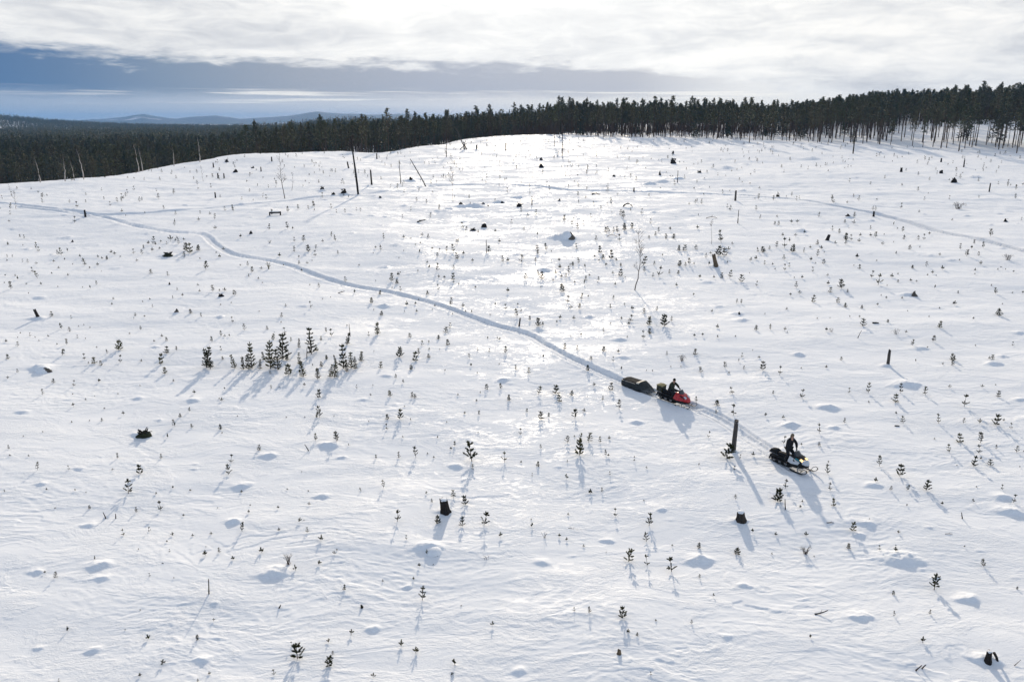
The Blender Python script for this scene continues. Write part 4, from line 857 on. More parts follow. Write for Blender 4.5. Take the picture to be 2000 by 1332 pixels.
 (1500, 400, 4): "82,160,30b 52,155,25b 70,100,20 228,150,30 180,150,30 65,335,48s 128,340,75s 190,370,60b 10,350,25b 125,430,40s 35,475,20 55,508,15 130,515,50s 165,490,35s 215,250,25 168,290,30 115,245,25 335,440,30 330,340,20 350,525,40s 385,315,35b 417,350,28 437,380,15 435,460,35b 372,460,10 525,310,25 605,275,55b 605,310,40s 650,280,48s 710,295,28 690,415,30 715,500,35b 670,480,12 600,140,25b 668,150,30 632,188,12 800,250,25 837,260,45s 905,242,14 980,160,25 1010,190,14 1105,350,35b 1000,382,20b 1185,335,14 980,298,14 895,315,25 848,445,14 805,570,55s 860,625,85s 967,570,30 1015,605,22b 1015,545,14 1127,500,28b 1237,485,40s 1245,558,18 1285,540,25 1313,562,10 1363,510,30 1495,440,14 1340,400,22 1660,470,28 1617,515,20 1795,510,14 1857,512,14 1615,545,14 1645,400,35s 1680,340,50s 1502,350,45s 1610,310,35s 1590,345,25 1555,385,14 265,580,25 205,580,15 220,650,50s 245,700,28 175,712,25 470,625,28 465,560,20 485,685,40b 573,655,70b 622,685,25b 545,770,42b 350,765,60b 605,800,35b 733,808,28b 855,785,20 925,740,22 885,715,14 1047,735,18 1485,695,22b 1455,785,32 1300,655,28 1115,600,22 1160,605,18 930,635,10 1780,695,50s 1745,635,14b 1990,690,20 1910,690,14 1340,808,14 1830,780,10 1805,865,55b 1600,900,22 1340,965,55b 740,948,60b 935,920,25b 1075,1010,25 455,990,30 130,985,30 20,975,45s 150,1000,14 1287,1070,50s 1125,1100,50s 1620,1105,14 1912,1100,32s 1245,1130,14 570,1215,28b 455,1278,25 260,1280,14 1155,1230,22 1445,1215,55b 1440,1255,40b 1365,1248,18 1750,1210,38b 90,1330,70s 145,820,20 640,885,18 482,892,12 383,895,12 715,885,20 1258,875,14",
}
SAP = []                                               # photo x, y, height px, kind
for (x0, y0, sc_), txt in CROPS.items():
    for w_ in txt.split():
        kd = w_[-1] if w_[-1].isalpha() else 't'
        a, b_, h_ = [float(v) for v in w_.rstrip('sbyt').split(',')]
        x_, y_ = x0+a/sc_, y0+b_/sc_
        if any(abs(x_-q_[0]) < 3.2 and abs(y_-q_[1]) < 3.5 for q_ in SAP): continue
        SAP.append((x_, y_, max(h_/sc_, 3), kd))
n_hand = len(SAP)
sx, sy = march([q_[0] for q_ in SAP], [min(q_[1], 1395) for q_ in SAP])
sd_ = depth(sx, sy); sh_ = np.array([q_[2] for q_ in SAP])*sd_/F*1.05; sk = [q_[3] for q_ in SAP]
# small seedlings too far or too small to place one by one
rx, ry, rt = scatter(2300, 100, 345, -60, 2060)
kp = (ry < Ycrest(rt)-2) & (rng.random(len(rx)) < .55+1.1*pn(rx/16, ry/16, 50)); rx, ry = rx[kp], ry[kp]
ux, uy = [], []
for _ in range(90):
    a, b_ = march([rng.uniform(-20, 2020)], [rng.uniform(470, 1330)]); ux.append(a[0]); uy.append(b_[0])
rx = np.concatenate([rx, ux]); ry = np.concatenate([ry, uy]); nrm = np.concatenate([rng.uniform(.35, 1.15, len(rx)-90), rng.uniform(.14, .32, 90)])
okk = (np.abs(track_dist(rx, ry, T1)) > .9) & (np.abs(track_dist(rx, ry, T2)) > .8); rx, ry, nrm = rx[okk], ry[okk], nrm[okk]
AX = np.concatenate([sx, rx]); AY = np.concatenate([sy, ry]); AH = np.concatenate([sh_, nrm]); AK = sk+[('s' if h_ > .6 else 't') for h_ in nrm]
AZ, _ = G(AX, AY); apx, apy, ad = proj(AX, AY, AZ); AP = AH*F/ad
def sapling(seed, kind):                                # unit height
    q = random.Random(seed); st_ = MB(); fo = MB()
    lean = Vector((q.gauss(0, .06), q.gauss(0, .06), 0))
    def ax(f): return Vector((lean.x*f, lean.y*f, f))
    thick = .018 if kind in 'sb' else .022 if kind == 'y' else .03
    st_.tube([Vector((0, 0, -.25)), ax(.35), ax(.7), ax(.97)], [thick*1.25, thick, thick*.75, thick*.4], 5)
    def brushy(a, b_, r, k_):
        d = (b_-a); L_ = d.length; d.normalize(); u = d.orthogonal().normalized(); w_ = d.cross(u)
        for i in range(k_):
            f = (i+q.random())/k_; an_ = q.uniform(0, 6.28); o_ = (u*math.cos(an_)+w_*math.sin(an_))
            p_ = a+d*L_*f; tip = p_+o_*r*q.uniform(.75, 1.15)+d*r*q.uniform(.5, 1.1); sd2 = d.cross(o_)*r*.50
            fo.tri(p_-sd2, p_+sd2, tip)
        fo.tri(b_-u*r*.4, b_+u*r*.4, b_+d*r*1.2); fo.tri(b_-w_*r*.4, b_+w_*r*.4, b_+d*r*1.2)
    if kind == 's':
        wh = q.choice([2, 3, 3, 4]); lv = [.22+.62*i/(wh-1) if wh > 1 else .5 for i in range(wh)]; L0, nbk, br_, kk = .30, (3, 5), .072, 20
    elif kind == 'b':
        wh = q.choice([3, 4]); lv = [.10+.72*i/(wh-1) for i in range(wh)]; L0, nbk, br_, kk = .36, (4, 6), .088, 22
    elif kind == 'y':
        wh = q.choice([6, 7, 8]); lv = [.10+.80*i/(wh-1) for i in range(wh)]; L0, nbk, br_, kk = .25, (4, 6), .050, 16
    else:
        wh = 1; lv = [q.uniform(.35, .55)]; L0, nbk, br_, kk = .42, (2, 4), .19, 12
    for f in lv:
        f += q.uniform(-.03, .03); nb_ = q.randint(*nbk); a0 = q.uniform(0, 6.28)
        for j in range(nb_):
            a = a0+6.28*j/nb_+q.uniform(-.35, .35); L_ = L0*(1.12-f*.75)*q.uniform(.6, 1.15); rise = q.uniform(.35, .85) if kind != 'y' else q.uniform(.15, .6)
            b_ = ax(f); m_ = b_+Vector((math.cos(a)*L_*.6, math.sin(a)*L_*.6, L_*rise*.35)); e_ = b_+Vector((math.cos(a)*L_, math.sin(a)*L_, L_*rise))
            st_.tube([b_, m_, e_], [thick*.5, thick*.4, thick*.3], 3, False)
            brushy(b_.lerp(m_, .5), e_, br_, kk)
    brushy(ax(.72 if kind != 't' else .4), ax(1.0), br_*1.05, kk+6)
    return st_, fo
VAR = {}
for kd, cnt in (('s', 16), ('b', 14), ('y', 10), ('t', 9)):
    VAR[kd] = [sapling(ord(kd)*31+i, kd) for i in range(cnt)]
VMESH = {kd: [(a.mesh('stem', M['stem']), b_.mesh('needles', M['needle']), b_.mesh('needles', M['needle_y'])) for a, b_ in L_] for kd, L_ in VAR.items()}
idx = np.argsort(-AP*((apx > -10) & (apx < 2010)))[:300]
LAND += [(1246, 748, 'towed cargo sled'), (1320, 775, 'red snowmobile'), (1552, 895, 'black and white snowmobile')]
LAND = [l_ for l_ in LAND if len(l_[2].split()) <= 8]
lp = np.array([(l_[0], l_[1]) for l_ in LAND], float)
ddx = apx[:, None]-lp[None, :, 0]; ddy = (apy[:, None]-lp[None, :, 1])*1.3
near_l = np.argmin(ddx**2+ddy**2, 1); used = {}
rank = {}
for i in np.argsort((ddx**2+ddy**2)[np.arange(len(apx)), near_l]):
    j = near_l[i]; a, b_ = ddx[i, j], ddy[i, j]
    dr = ('right of' if a > 0 else 'left of') if abs(a) > abs(b_) else ('below' if b_ > 0 else 'above')
    r_ = used.get((j, dr), 0); used[(j, dr)] = r_+1; rank[i] = (r_, dr, LAND[j][2])
isS = np.zeros(len(AX), bool); isS[idx] = True
for i in idx:
    kd = AK[i]; vi_ = int(rng.integers(0, len(VAR[kd]))); a, b_, c_ = VMESH[kd][vi_]
    yel = rng.random() < .24
    o = link('pine_sapling', None); o.location = (AX[i], AY[i], AZ[i]-.02); h_ = AH[i]; wd = h_*(rng.uniform(.62, 1.05) if kd == 'y' else rng.uniform(.75, 1.15)); o.scale = (wd, wd, h_)
    o.rotation_euler = (rng.normal(0, .10), rng.normal(0, .10), rng.uniform(0, 6.28))
    link('stem', a, o); link('needles', c_ if yel else b_, o)
    r_, dr, ph_ = rank[i]
    kn = {'s': 'slender sapling', 'b': 'bushy sapling', 'y': 'young pine', 't': 'tiny pine seedling'}[kd]
    tag(o, '%s, %s small pine %s the %s' % (kn, 'nearest' if r_ == 0 else ordn(r_)+' nearest', dr, ph_), 'sapling', 'pine saplings scattered over the snow')
sm, nm_ = MB(), MB()
for i in np.where(~isS)[0]:
    kd = AK[i]; st_, fo = VAR[kd][int(rng.integers(0, len(VAR[kd])))]
    mtx = Matrix.Translation((AX[i], AY[i], AZ[i]-.02)) @ Matrix.Rotation(rng.uniform(0, 6.28), 4, 'Z') @ Matrix.Diagonal((AH[i], AH[i], AH[i], 1))
    far_ = ad[i] > 130
    f2 = MB(); f2.v = fo.v; f2.f = fo.f[::2] if far_ else fo.f
    used_v = sorted({v for f_ in f2.f for v in f_}); mp_ = {v: k_ for k_, v in enumerate(used_v)}
    g2 = MB(); g2.v = [fo.v[v]*1.0 for v in used_v]; g2.f = [tuple(mp_[v] for v in f_) for f_ in f2.f]
    nm_.add(g2, mtx)
    s2 = MB(); s2.tube([Vector((0, 0, -.2)), Vector((0, 0, .95))], [.026, .016], 3, False); sm.add(s2, mtx)
me = MB(); me.add(sm); me.add(nm_); m2 = me.mesh('pine_seedlings', M['stem']); m2.materials.append(M['needle'])
m2.polygons.foreach_set('material_index', [0]*len(sm.f)+[1]*len(nm_.f))
tag(link('pine_seedlings', m2), 'countless tiny pine seedlings poking out of the far snow', 'seedlings', kind='stuff')
print('saplings', len(AX), 'hand', n_hand, 'tris', len(sm.f)*2+len(nm_.f))

# ------------------------------------------------------------------ snowmobiles, sled, riders
def gloss(name, c, rough=.35, spec=.5): return mat(name, c, rough, .12, 6, spec)
M['black_plastic'] = gloss('black_plastic', (.012, .012, .013), .55, .2); M['rubber'] = gloss('rubber', (.014, .014, .014), .8, .2); M['seat'] = gloss('seat_vinyl', (.016, .016, .018), .8, .08)
M['red'] = gloss('red_paint', (.42, .012, .018), .28); M['white'] = gloss('white_paint', (.50, .53, .57), .4); M['grey'] = gloss('grey_panel', (.20, .215, .23), .4)
M['teal'] = gloss('teal_trim', (.02, .20, .24), .4); M['glass'] = gloss('tinted_screen', (.02, .022, .026), .12, .6); M['metal'] = mat('steel', (.25, .25, .26), .4, .2, 8, .5, 0, .8)
M['canvas'] = mat('dark_canvas', (.040, .044, .046), .9, .25, 5, .08, .3); M['tarp'] = mat('black_tarp', (.020, .021, .023), .9, .25, 5, .06, .3); M['pale'] = mat('pale_band', (.42, .40, .36), .7, .2, 5, .2)
M['jacket_black'] = mat('black_jacket', (.012, .012, .016), .8, .3, 9, .2); M['jacket_olive'] = mat('olive_jacket', (.028, .032, .020), .85, .3, 9, .2); M['trouser'] = mat('dark_trousers', (.014, .014, .017), .85, .3, 9, .2)
M['skin'] = mat('skin', (.42, .24, .17), .6, .12, 9, .3); M['hat_beige'] = mat('beige_fur_hat', (.17, .135, .095), .95, .35, 30, .1, .5); M['hat_black'] = mat('black_hat', (.012, .013, .012), .9, .3, 20, .1); M['boot'] = mat('boot', (.013, .012, .012), .7, .2, 9, .3)
M['box_tan'] = mat('tan_box_lid', (.20, .18, .10), .9, .2, 6, .1); M['box_dark'] = mat('dark_olive_box', (.030, .030, .020), .7, .2, 6, .2)
ml = bpy.data.materials.new('headlight_amber'); ml.use_nodes = True; b_ = ml.node_tree.nodes['Principled BSDF']; b_.inputs['Base Color'].default_value = (.8, .5, .2, 1)
b_.inputs['Emission Color'].default_value = (1, .62, .28, 1); b_.inputs['Emission Strength'].default_value = 1.6; M['light'] = ml
def sup(x, w_, z0, z1, e=.6, n_=14, yc=0):
    r = []
    for j in range(n_):
        a = 2*math.pi*j/n_; c, s2 = math.cos(a), math.sin(a)
        r.append((x, yc+w_/2*math.copysign(abs(c)**e, c), (z0+z1)/2+(z1-z0)/2*math.copysign(abs(s2)**e, s2)))
    return r
def extrude(profile, y0, y1):
    mb = MB(); mb.loft([[(x, y0, z) for x, z in profile], [(x, y1, z) for x, z in profile]]); return mb
def snowmobile(name, paint, side, label, rear):
    root = link(name, None)
    belt = [(-1.42, .20), (-1.36, .08), (-1.22, .02), (-.05, .02), (.12, .06), (.32, .22), (.34, .32), (.20, .38), (-1.28, .38), (-1.40, .32)]
    mb = extrude(belt, -.20, .20)
    for i in range(22): mb.box((-1.3+i*.058, 0, .012), (.018, .40, .05))
    for i in range(6): mb.box((-1.44+.02*i, 0, .1+.045*i), (.05, .40, .018))
    tr = part('track', mb, M['rubber'], root)
    for sx_ in (-1.2, -.75, -.3):
        for sy_ in (-.215, .215):
            w2 = MB(); w2.tube([(sx_, sy_-.015, .17), (sx_, sy_+.015, .17)], .11, 10); part('idler_wheel', w2, M['metal'], tr)
    part('tunnel', extrude([(-1.50, .36), (-1.52, .47), (-1.35, .52), (.25, .54), (.25, .36)], -.235, .235), M['black_plastic'], root)
    for sg in (-1, 1): part('running_board', extrude([(-1.2, .30), (-1.2, .335), (.30, .36), (.40, .42), (.42, .38), (.32, .325)], sg*.25, sg*.44), M['black_plastic'], root)
    mb = MB(); mb.loft([sup(-1.22, .26, .50, .60), sup(-1.12, .34, .50, .72), sup(-.75, .38, .50, .76), sup(-.35, .36, .50, .76), sup(-.02, .30, .52, .80), sup(.12, .22, .55, .84)]); part('seat', mb, M['seat'], root, True)
    part('snow_flap', extrude([(-1.50, .42), (-1.56, .40), (-1.66, .10), (-1.63, .09)], -.20, .20), M['rubber'], root)
    hood = MB(); hood.loft([sup(.02, .42, .45, .88), sup(.18, .66, .40, .98, .55), sup(.42, .84, .36, .96, .5), sup(.70, .80, .36, .86, .5), sup(.95, .62, .38, .74, .55), sup(1.14, .36, .42, .60, .6), sup(1.20, .16, .46, .54, .7)])
    hd = part('hood', hood, M['black_plastic' if paint == 'white' else paint], root, True)
    if paint == 'white':
        mb = MB(); mb.loft([sup(.93, .60, .52, .755, .5), sup(1.0, .58, .50, .735, .5), sup(1.15, .38, .47, .625, .6), sup(1.225, .17, .47, .56, .7)]); part('nose_panel', mb, M['white'], hd, True)
    mb = MB(); mb.loft([sup(.10, .70, .22, .44), sup(.40, .90, .20, .50, .5), sup(.75, .82, .22, .52, .5), sup(1.02, .60, .28, .48), sup(1.16, .34, .34, .46)]); part('belly_pan', mb, M['black_plastic'], root, True)
    for sg in (-1, 1):
        mb = MB(); mb.loft([[(x, sg*(y+d_), z) for x, y, z in ((-.05, .34, .46), (.28, .435, .44), (.78, .42, .50), (.88, .37, .66), (.50, .42, .80), (.10, .34, .86))] for d_ in (0, .025)]); part('side_panel', mb, M[side], root)
        mb = MB(); mb.loft([[(x, sg*y, z+dz_) for x, y, z in ((.80, .16, .80), (.98, .12, .70), (.98, .28, .68), (.82, .33, .77))] for dz_ in (.0, .035)]); part('headlight', mb, M['light'] if paint != 'red' else M['white'], hd)
        mb = MB(); mb.loft([[(x, sg*y, z+dz_) for x, y, z in ((.55, .36, .86), (.92, .33, .735), (.94, .37, .70), (.56, .42, .80))] for dz_ in (.0, .02)]); part('trim_stripe', mb, M['teal'] if paint != 'red' else M['black_plastic'], hd)
    ws = MB(); R0, R1 = [], []
    for j in range(9):
        a = -1.15+2.3*j/8; R0.append((.30+.30*math.cos(a), .34*math.sin(a), .92)); R1.append((.22+.18*math.cos(a), .27*math.sin(a), 1.20-.05*abs(a)))
    for j in range(8): ws.quad(R0[j], R0[j+1], R1[j+1], R1[j]); ws.quad(*[(p_[0]-.015, p_[1]*.97, p_[2]) for p_ in (R1[j], R1[j+1], R0[j+1], R0[j])])
    part('windshield', ws, M['glass'], root, True)
    mb = MB(); mb.tube([(.20, 0, .84), (.12, 0, 1.02)], .03, 6); mb.tube([(.02, -.38, 1.03), (.10, -.22, 1.06), (.13, 0, 1.03), (.10, .22, 1.06), (.02, .38, 1.03)], .016, 6); hb = part('handlebar', mb, M['black_plastic'], root)
    for sg in (-1, 1):
        mb = MB(); mb.tube([(.045, sg*.30, 1.042), (.01, sg*.40, 1.028)], .024, 8); part('grip', mb, M['rubber'], hb)
        mb = MB(); sec = [(-.02, .012), (.02, .012), (.02, -.012), (-.02, -.012)]
        prof = [(.28, .06, .05), (.42, .02, .055), (.9, .015, .06), (1.22, .03, .06), (1.42, .12, .055), (1.52, .24, .045), (1.50, .34, .03)]
        mb.loft([[(x, sg*.50-w_, z), (x, sg*.50+w_, z), (x, sg*.50+w_, z+.03), (x, sg*.50-w_, z+.03)] for x, z, w_ in prof]); ski = part('ski', mb, M['black_plastic'], root)
        mb = MB(); mb.tube([(1.50, sg*.50, .34), (1.36, sg*.50, .38), (1.18, sg*.50, .27), (1.02, sg*.50, .06)], .016, 6); part('ski_loop', mb, M['black_plastic'], ski)
        mb = MB(); mb.tube([(.86, sg*.50, .04), (.80, sg*.47, .34)], .03, 6); part('spindle', mb, M['metal'], root)
        mb = MB(); mb.tube([(.60, sg*.22, .34), (.82, sg*.47, .26)], .018, 5); mb.tube([(.96, sg*.20, .36), (.82, sg*.47, .26)], .018, 5); part('suspension_arm', mb, M['metal'], root)
        mb = MB(); mb.tube([(.74, sg*.18, .66), (.80, sg*.40, .32)], .028, 6); part('shock_absorber', mb, M['metal'], root)
    rear(root)
    return root
def rear_bag(root):
    mb = MB(); mb.loft([sup(-1.62, .40, .56, .66), sup(-1.5, .48, .54, .80), sup(-1.2, .50, .54, .84), sup(-1.0, .42, .55, .76)]); part('rear_bag', mb, M['tarp'], root, True)
    mb = MB()
    for sg in (-1, 1): mb.tube([(-.9, sg*.2, .54), (-1.3, sg*.22, .56), (-1.62, sg*.2, .56)], .014, 5)
    part('rack', mb, M['metal'], root)
def rear_box(root):
    mb = MB(); mb.loft([sup(-1.62, .52, .54, .94, .25), sup(-1.60, .58, .53, .95, .25), sup(-1.14, .58, .53, .95, .25), sup(-1.12, .54, .54, .94, .25)]); bx_ = part('cargo_box', mb, M['box_dark'], root)
    mb = MB(); mb.loft([sup(-1.65, .60, .953, 1.01, .3), sup(-1.38, .62, .953, 1.05, .3), sup(-1.11, .60, .953, 1.01, .3)]); part('lid', mb, M['box_tan'], bx_)
    mb = MB(); mb.box((-1.38, 0, .515), (.5, .5, .03)); part('rack', mb, M['metal'], root)
def skin_mesh(name, V, E, rad, m, root, lv=2, rootv=0):
    me = bpy.data.meshes.new(name+'_cage'); me.from_pydata(V, E, []); ob = bpy.data.objects.new(name+'_cage', me); COL.objects.link(ob)
    sk_ = ob.modifiers.new('skin', 'SKIN'); sk_.use_smooth_shade = True
    for i, r_ in enumerate(rad):
        d_ = me.skin_vertices[0].data[i]; d_.radius = r_ if isinstance(r_, tuple) else (r_, r_); d_.use_root = (i == rootv)
    ob.modifiers.new('sub', 'SUBSURF').levels = lv
    dg = bpy.context.evaluated_depsgraph_get(); ev = ob.evaluated_get(dg); m2_ = bpy.data.meshes.new_from_object(ev)
    bpy.data.objects.remove(ob); m2_.name = name; m2_.materials.clear(); m2_.materials.append(m)
    for p_ in m2_.polygons: p_.use_smooth = True
    o = link(name, m2_, root); return o
def person(J, jacket, hat, label, flaps=True):
    root = link('person', None)
    P_ = {k_: Vector(v_) for k_, v_ in J.items()}
    names = ['pel', 'spi', 'che', 'nek', 'hed']; V = [P_[k_] for k_ in names]; E = [(0, 1), (1, 2), (2, 3), (3, 4)]; rad = [(.15, .11), (.145, .11), (.165, .12), .055, .06]
    for sg in 'LR':
        b0 = len(V); V += [P_['sho'+sg], P_['elb'+sg], P_['wri'+sg]]; E += [(2, b0), (b0, b0+1), (b0+1, b0+2)]; rad += [.065, .048, .034]
        b0 = len(V); V += [P_['hip'+sg], P_['kne'+sg], P_['ank'+sg], P_['toe'+sg]]; E += [(0, b0), (b0, b0+1), (b0+1, b0+2), (b0+2, b0+3)]; rad += [.095, .068, .048, .040]
    body = skin_mesh('body', V, E, rad, M['skin'], root)
    # head with face, part of the body mesh
    fw = P_['face'].normalized(); up = Vector((0, 0, 1)); up = (up-fw*up.dot(fw)).normalized(); rt = fw.cross(up)
    hc = P_['hed']+up*.06; bm = bmesh.new(); bm.from_mesh(body.data)
    ic = bmesh.ops.create_icosphere(bm, subdivisions=3, radius=1)
    for v in ic['verts']:
        c = v.co.copy(); f_, r2, u_ = c.x, c.y, c.z
        s_f = .098*(1+.05*u_); s_r = .076*(1-.14*max(0, -u_)); s_u = .122
        off = .032*math.exp(-((r2/.16)**2+((u_+.12)/.22)**2)) if f_ > 0 else 0                # nose
        off -= .014*(math.exp(-(((abs(r2)-.38)/.16)**2+((u_-.10)/.12)**2))) if f_ > 0 else 0    # eye sockets
        off += .008*math.exp(-((r2/.28)**2+((u_+.52)/.08)**2)) if f_ > 0 else 0                 # lips
        ear = .016*math.exp(-((f_/.18)**2+((u_+.05)/.25)**2))*abs(r2)
        v.co = hc+fw*(f_*s_f+off)+rt*(r2*(s_r+ear))+up*(u_*s_u)
    bm.to_mesh(body.data); bm.free()
    for p_ in body.data.polygons: p_.use_smooth = True
    # jacket
    V = [P_['pel']+Vector((0, 0, -.05)), P_['spi'], P_['che'], P_['nek']]; E = [(0, 1), (1, 2), (2, 3)]; rad = [(.245, .20), (.235, .19), (.26, .205), (.115, .115)]
    for sg in 'LR':
        b0 = len(V); V += [P_['sho'+sg], P_['elb'+sg], P_['wri'+sg]]; E += [(2, b0), (b0, b0+1), (b0+1, b0+2)]; rad += [.118, .095, .068]
    jk = skin_mesh('jacket', V, E, rad, M[jacket], root, 2, 1)
    V = [P_['pel']]; E = []; rad = [(.195, .165)]
    for sg in 'LR':
        b0 = len(V); V += [P_['hip'+sg], P_['kne'+sg], P_['ank'+sg]+Vector((0, 0, .06))]; E += [(0, b0), (b0, b0+1), (b0+1, b0+2)]; rad += [.138, .108, .088]
    skin_mesh('trousers', V, E, rad, M['trouser'], root)
    for sg in 'LR':
        a = P_['ank'+sg]; t_ = P_['toe'+sg]; d = (t_-a); d.z = 0; d.normalize()
        skin_mesh('boot', [a+Vector((0, 0, .16)), a, a+d*.10+Vector((0, 0, -.03)), a+d*.20+Vector((0, 0, -.035))], [(0, 1), (1, 2), (2, 3)], [.072, .070, .060, .050], M['boot'], root, 2, 1)
        w_ = P_['wri'+sg]; g_ = P_['grip'+sg]; d = (g_-w_).normalized(); sd2 = Vector((0, 1 if sg == 'L' else -1, 0)); up2 = d.cross(sd2).normalized(); 
        V = [w_-d*.03, w_+d*.03, w_+d*.085]; E = [(0, 1), (1, 2)]; rad = [.046, (.05, .034), (.052, .03)]
        for fi, (off, L_) in enumerate(((-.036, .075), (-.012, .085), (.012, .082), (.036, .066))):
            b0 = len(V); k0 = w_+d*.085+sd2*off; V += [k0+d*L_*.45, k0+d*L_*.70-Vector((0, 0, .03)), k0+d*L_*.45-Vector((0, 0, .055))]; E += [(2, b0), (b0, b0+1), (b0+1, b0+2)]; rad += [.013, .012, .010]
        b0 = len(V); V += [w_+d*.055-sd2*.05-Vector((0, 0, .015)), w_+d*.095-sd2*.052-Vector((0, 0, .045))]; E += [(1, b0), (b0, b0+1)]; rad += [.015, .012]
        skin_mesh('glove', V, E, rad, M['boot'], root, 1, 1)
    mb = MB(); rings = []
    for f_ in (-.18, .0, .3, .6, .85, .98):
        rr = math.sqrt(max(0, 1-f_*f_))*1.13+.02; rings.append([tuple(hc+fw*(math.cos(a)*.104*rr-.012)+rt*(math.sin(a)*.088*rr)+up*(f_*.145+.03+(.035 if math.cos(a) > .3 and f_ < .1 else 0))) for a in (2*math.pi*j/16 for j in range(16))])
    mb.loft(rings); h = part('hat', mb, M[hat], root, True)
    if flaps:
        for sg in (-1, 1):
            mb = MB(); mb.loft([[tuple(hc+rt*sg*(.088+.02*k2)+fw*(x-.01)+up*z) for x, z in ((-.06, .04), (.045, .04), (.04, -.08), (.0, -.12), (-.05, -.08))] for k2 in (0, 1)]); part('ear_flap', mb, M[hat], h)
    mb = MB()
    for sg in (-1, 1): mb.tube([tuple(hc+fw*.088+rt*sg*.03+up*.012), tuple(hc+fw*.098+rt*sg*.03+up*.012)], .011, 6)
    part('eyes', mb, M['boot'], body)
    tag(root, label, 'person'); return root
def heading(a, b_):
    (x0, y0), (x1, y1) = place(*a), place(*b_); return math.atan2(y1-y0, x1-x0), (x0, y0), (x1, y1)
def seat_on(o, mid_px, ang):
    x, y = place(*mid_px); zz = [gz(x+k_*math.cos(ang)+j_*-math.sin(ang), y+k_*math.sin(ang)+j_*math.cos(ang)) for k_ in (-1, 0, 1) for j_ in (-.2, .2)]
    o.location = (x, y, max(zz)-.03); o.rotation_euler = (0, -math.atan2((zz[4]+zz[5]-zz[0]-zz[1])/2, 2), ang); return o
bpy.context.view_layer.update()
wa, _, _ = heading((1512, 892), (1578, 922))
lead = seat_on(snowmobile('snowmobile', 'white', 'white', '', rear_bag), (1546, 912), wa)
tag(lead, 'black and white snowmobile leading, its amber headlights lit', 'snowmobile', 'snowmobiles driving over the snow')
ra, _, _ = heading((1287, 773), (1353, 795))
foll = seat_on(snowmobile('snowmobile', 'red', 'red', '', rear_box), (1319, 787), ra)
tag(foll, 'red snowmobile following behind, towing a cargo sled', 'snowmobile', 'snowmobiles driving over the snow')
p1 = person({'pel': (-.30, 0, 1.22), 'spi': (-.27, 0, 1.42), 'che': (-.18, 0, 1.68), 'nek': (-.12, 0, 1.86), 'hed': (-.09, 0, 1.95), 'face': (.9, -.12, -.25),
             'shoL': (-.16, .20, 1.76), 'elbL': (-.04, .37, 1.46), 'wriL': (.0, .36, 1.16), 'gripL': (.03, .35, 1.05), 'shoR': (-.16, -.20, 1.76), 'elbR': (-.04, -.37, 1.46), 'wriR': (.0, -.36, 1.16), 'gripR': (.03, -.35, 1.05),
             'hipL': (-.30, .11, 1.14), 'kneL': (-.10, .25, .80), 'ankL': (-.26, .34, .44), 'toeL': (-.06, .35, .38), 'hipR': (-.30, -.11, 1.14), 'kneR': (-.10, -.25, .80), 'ankR': (-.26, -.34, .44), 'toeR': (-.06, -.35, .38)},
            'jacket_black', 'hat_beige', 'person in black clothes and beige fur hat standing on the leading snowmobile')
p1.location = lead.location; p1.rotation_euler = lead.rotation_euler
p2 = person({'pel': (-.52, 0, .90), 'spi': (-.52, 0, 1.10), 'che': (-.44, 0, 1.36), 'nek': (-.38, 0, 1.53), 'hed': (-.35, 0, 1.62), 'face': (.95, .1, -.15),
             'shoL': (-.42, .20, 1.44), 'elbL': (-.20, .33, 1.24), 'wriL': (-.06, .35, 1.09), 'gripL': (.03, .35, 1.045), 'shoR': (-.42, -.20, 1.44), 'elbR': (-.20, -.33, 1.24), 'wriR': (-.06, -.35, 1.09), 'gripR': (.03, -.35, 1.045),
             'hipL': (-.48, .12, .88), 'kneL': (-.08, .30, .84), 'ankL': (-.14, .35, .44), 'toeL': (.06, .35, .39), 'hipR': (-.48, -.12, .88), 'kneR': (-.08, -.30, .84), 'ankR': (-.14, -.35, .44), 'toeR': (.06, -.35, .39)},
            'jacket_olive', 'hat_black', 'person in olive jacket and black hat sitting on the red snowmobile', False)
p2.location = foll.location; p2.rotation_euler = foll.rotation_euler
# cargo sled
sa, s0, s1 = heading((1219, 751), (1281, 772))
sled = link('cargo_sled', None); seat_on(sled, (1248, 759), sa)
mb = MB(); mb.loft([sup(-1.48, .62, .20, .56, .55), sup(-1.42, .92, .12, .66, .45), sup(-1.2, 1.02, .08, .69, .42), sup(-.2, 1.06, .08, .70, .42), sup(.35, 1.04, .08, .72, .45), sup(.75, .90, .10, .58, .5), sup(1.1, .72, .14, .44, .55), sup(1.42, .36, .24, .36, .7)]); hull = part('hull', mb, M['canvas'], sled)
mb = MB(); mb.loft([sup(-1.40, .70, .60, .69, .6), sup(-1.2, .92, .62, .745, .6), sup(-.7, .96, .64, .735, .6), sup(-.25, .96, .64, .755, .6), sup(.0, .94, .66, .76, .6)]); part('tarp_cover', mb, M['tarp'], sled)
mb = MB(); mb.loft([sup(.005, .95, .66, .775, .6), sup(.16, .97, .66, .82, .6), sup(.30, .95, .66, .85, .6)]); part('pale_band', mb, M['pale'], sled)  # pale cream band across the sled, between tarp and front cover
mb = MB(); mb.loft([sup(.305, .97, .60, .86, .6), sup(.6, .86, .50, .74, .6), sup(.95, .72, .40, .57, .6), sup(1.3, .46, .32, .43, .7)]); part('front_cover', mb, M['canvas'], sled)
mb = MB(); mb.tube([(-1.38, -.46, .64), (-1.2, -.525, .655), (.0, -.545, .68)], .018, 5); part('rim', mb, M['grey'], sled)
mb = MB(); mb.tube([(-1.38, .46, .64), (-1.2, .525, .655), (.0, .545, .68)], .018, 5); part('rim', mb, M['grey'], sled)
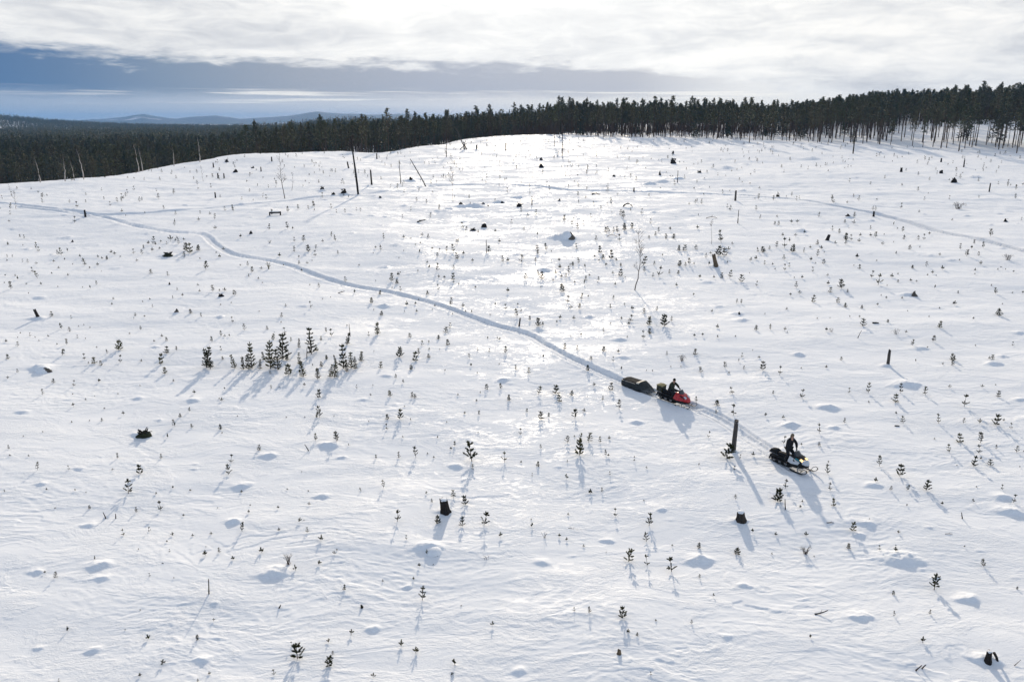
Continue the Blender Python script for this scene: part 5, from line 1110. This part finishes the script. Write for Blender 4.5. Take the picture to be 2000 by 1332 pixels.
for sg in (-1, 1):
    mb = MB(); mb.loft([[(x, sg*.30-.035, z), (x, sg*.30+.035, z), (x, sg*.30+.035, z+.03), (x, sg*.30-.035, z+.03)] for x, z in ((-1.42, .05), (-1.3, .02), (.9, .02), (1.2, .10), (1.4, .22))]); part('runner', mb, M['black_plastic'], sled)
mb = MB()
for sg in (-1, 1): mb.tube([(1.36, sg*.18, .28), (1.75, sg*.05, .32), (1.98, 0, .38)], .02, 6)
part('tow_bar', mb, M['metal'], sled)
tag(sled, 'dark grey covered cargo sled towed behind the red snowmobile', 'sled')
# flying snow behind the tracks: many small flecks
def spray(ref, back, label, k_=2600, L_=2.4, H=.55):
    mb = MB(); q = random.Random(nx())
    for i in range(k_):
        f = q.random()**1.5; x = back-f*L_; y = q.gauss(0, .22+.20*f); z = abs(q.gauss(0, .16+H*.5*math.exp(-((f-.15)/.3)**2)*.6)); r_ = q.uniform(.005, .013)
        c = Vector((x, y, z)); a = [c+Vector((q.gauss(0, 1), q.gauss(0, 1), q.gauss(0, 1))).normalized()*r_ for _ in range(4)]
        b0 = len(mb.v); mb.v += a; mb.f += [(b0, b0+1, b0+2), (b0, b0+2, b0+3), (b0, b0+3, b0+1), (b0+1, b0+3, b0+2)]
    o = link('snow_spray', mb.mesh('snow_spray', M['cap'])); o.location = ref.location; o.rotation_euler = ref.rotation_euler; tag(o, label, 'snow', kind='stuff')
spray(lead, -1.45, 'powder snow thrown up behind the leading snowmobile')
spray(foll, -1.45, 'powder snow thrown up between the red snowmobile and the sled', 1800, 1.3, .4)

# ------------------------------------------------------------------ haze
hz = MB(); hz.box((0, 5700, 40), (17000, 11700, 160)); me = hz.mesh('haze')
mv = bpy.data.materials.new('haze'); mv.use_nodes = True; t = mv.node_tree; t.nodes.clear()
pv = t.nodes.new('ShaderNodeVolumePrincipled'); pv.inputs['Density'].default_value = 7.0e-5; pv.inputs['Color'].default_value = (.18, .48, .95, 1)
ou = t.nodes.new('ShaderNodeOutputMaterial'); t.links.new(pv.outputs[0], ou.inputs['Volume']); me.materials.append(mv)
tag(link('haze', me), 'thin blue winter haze over the valley', 'haze', kind='stuff')
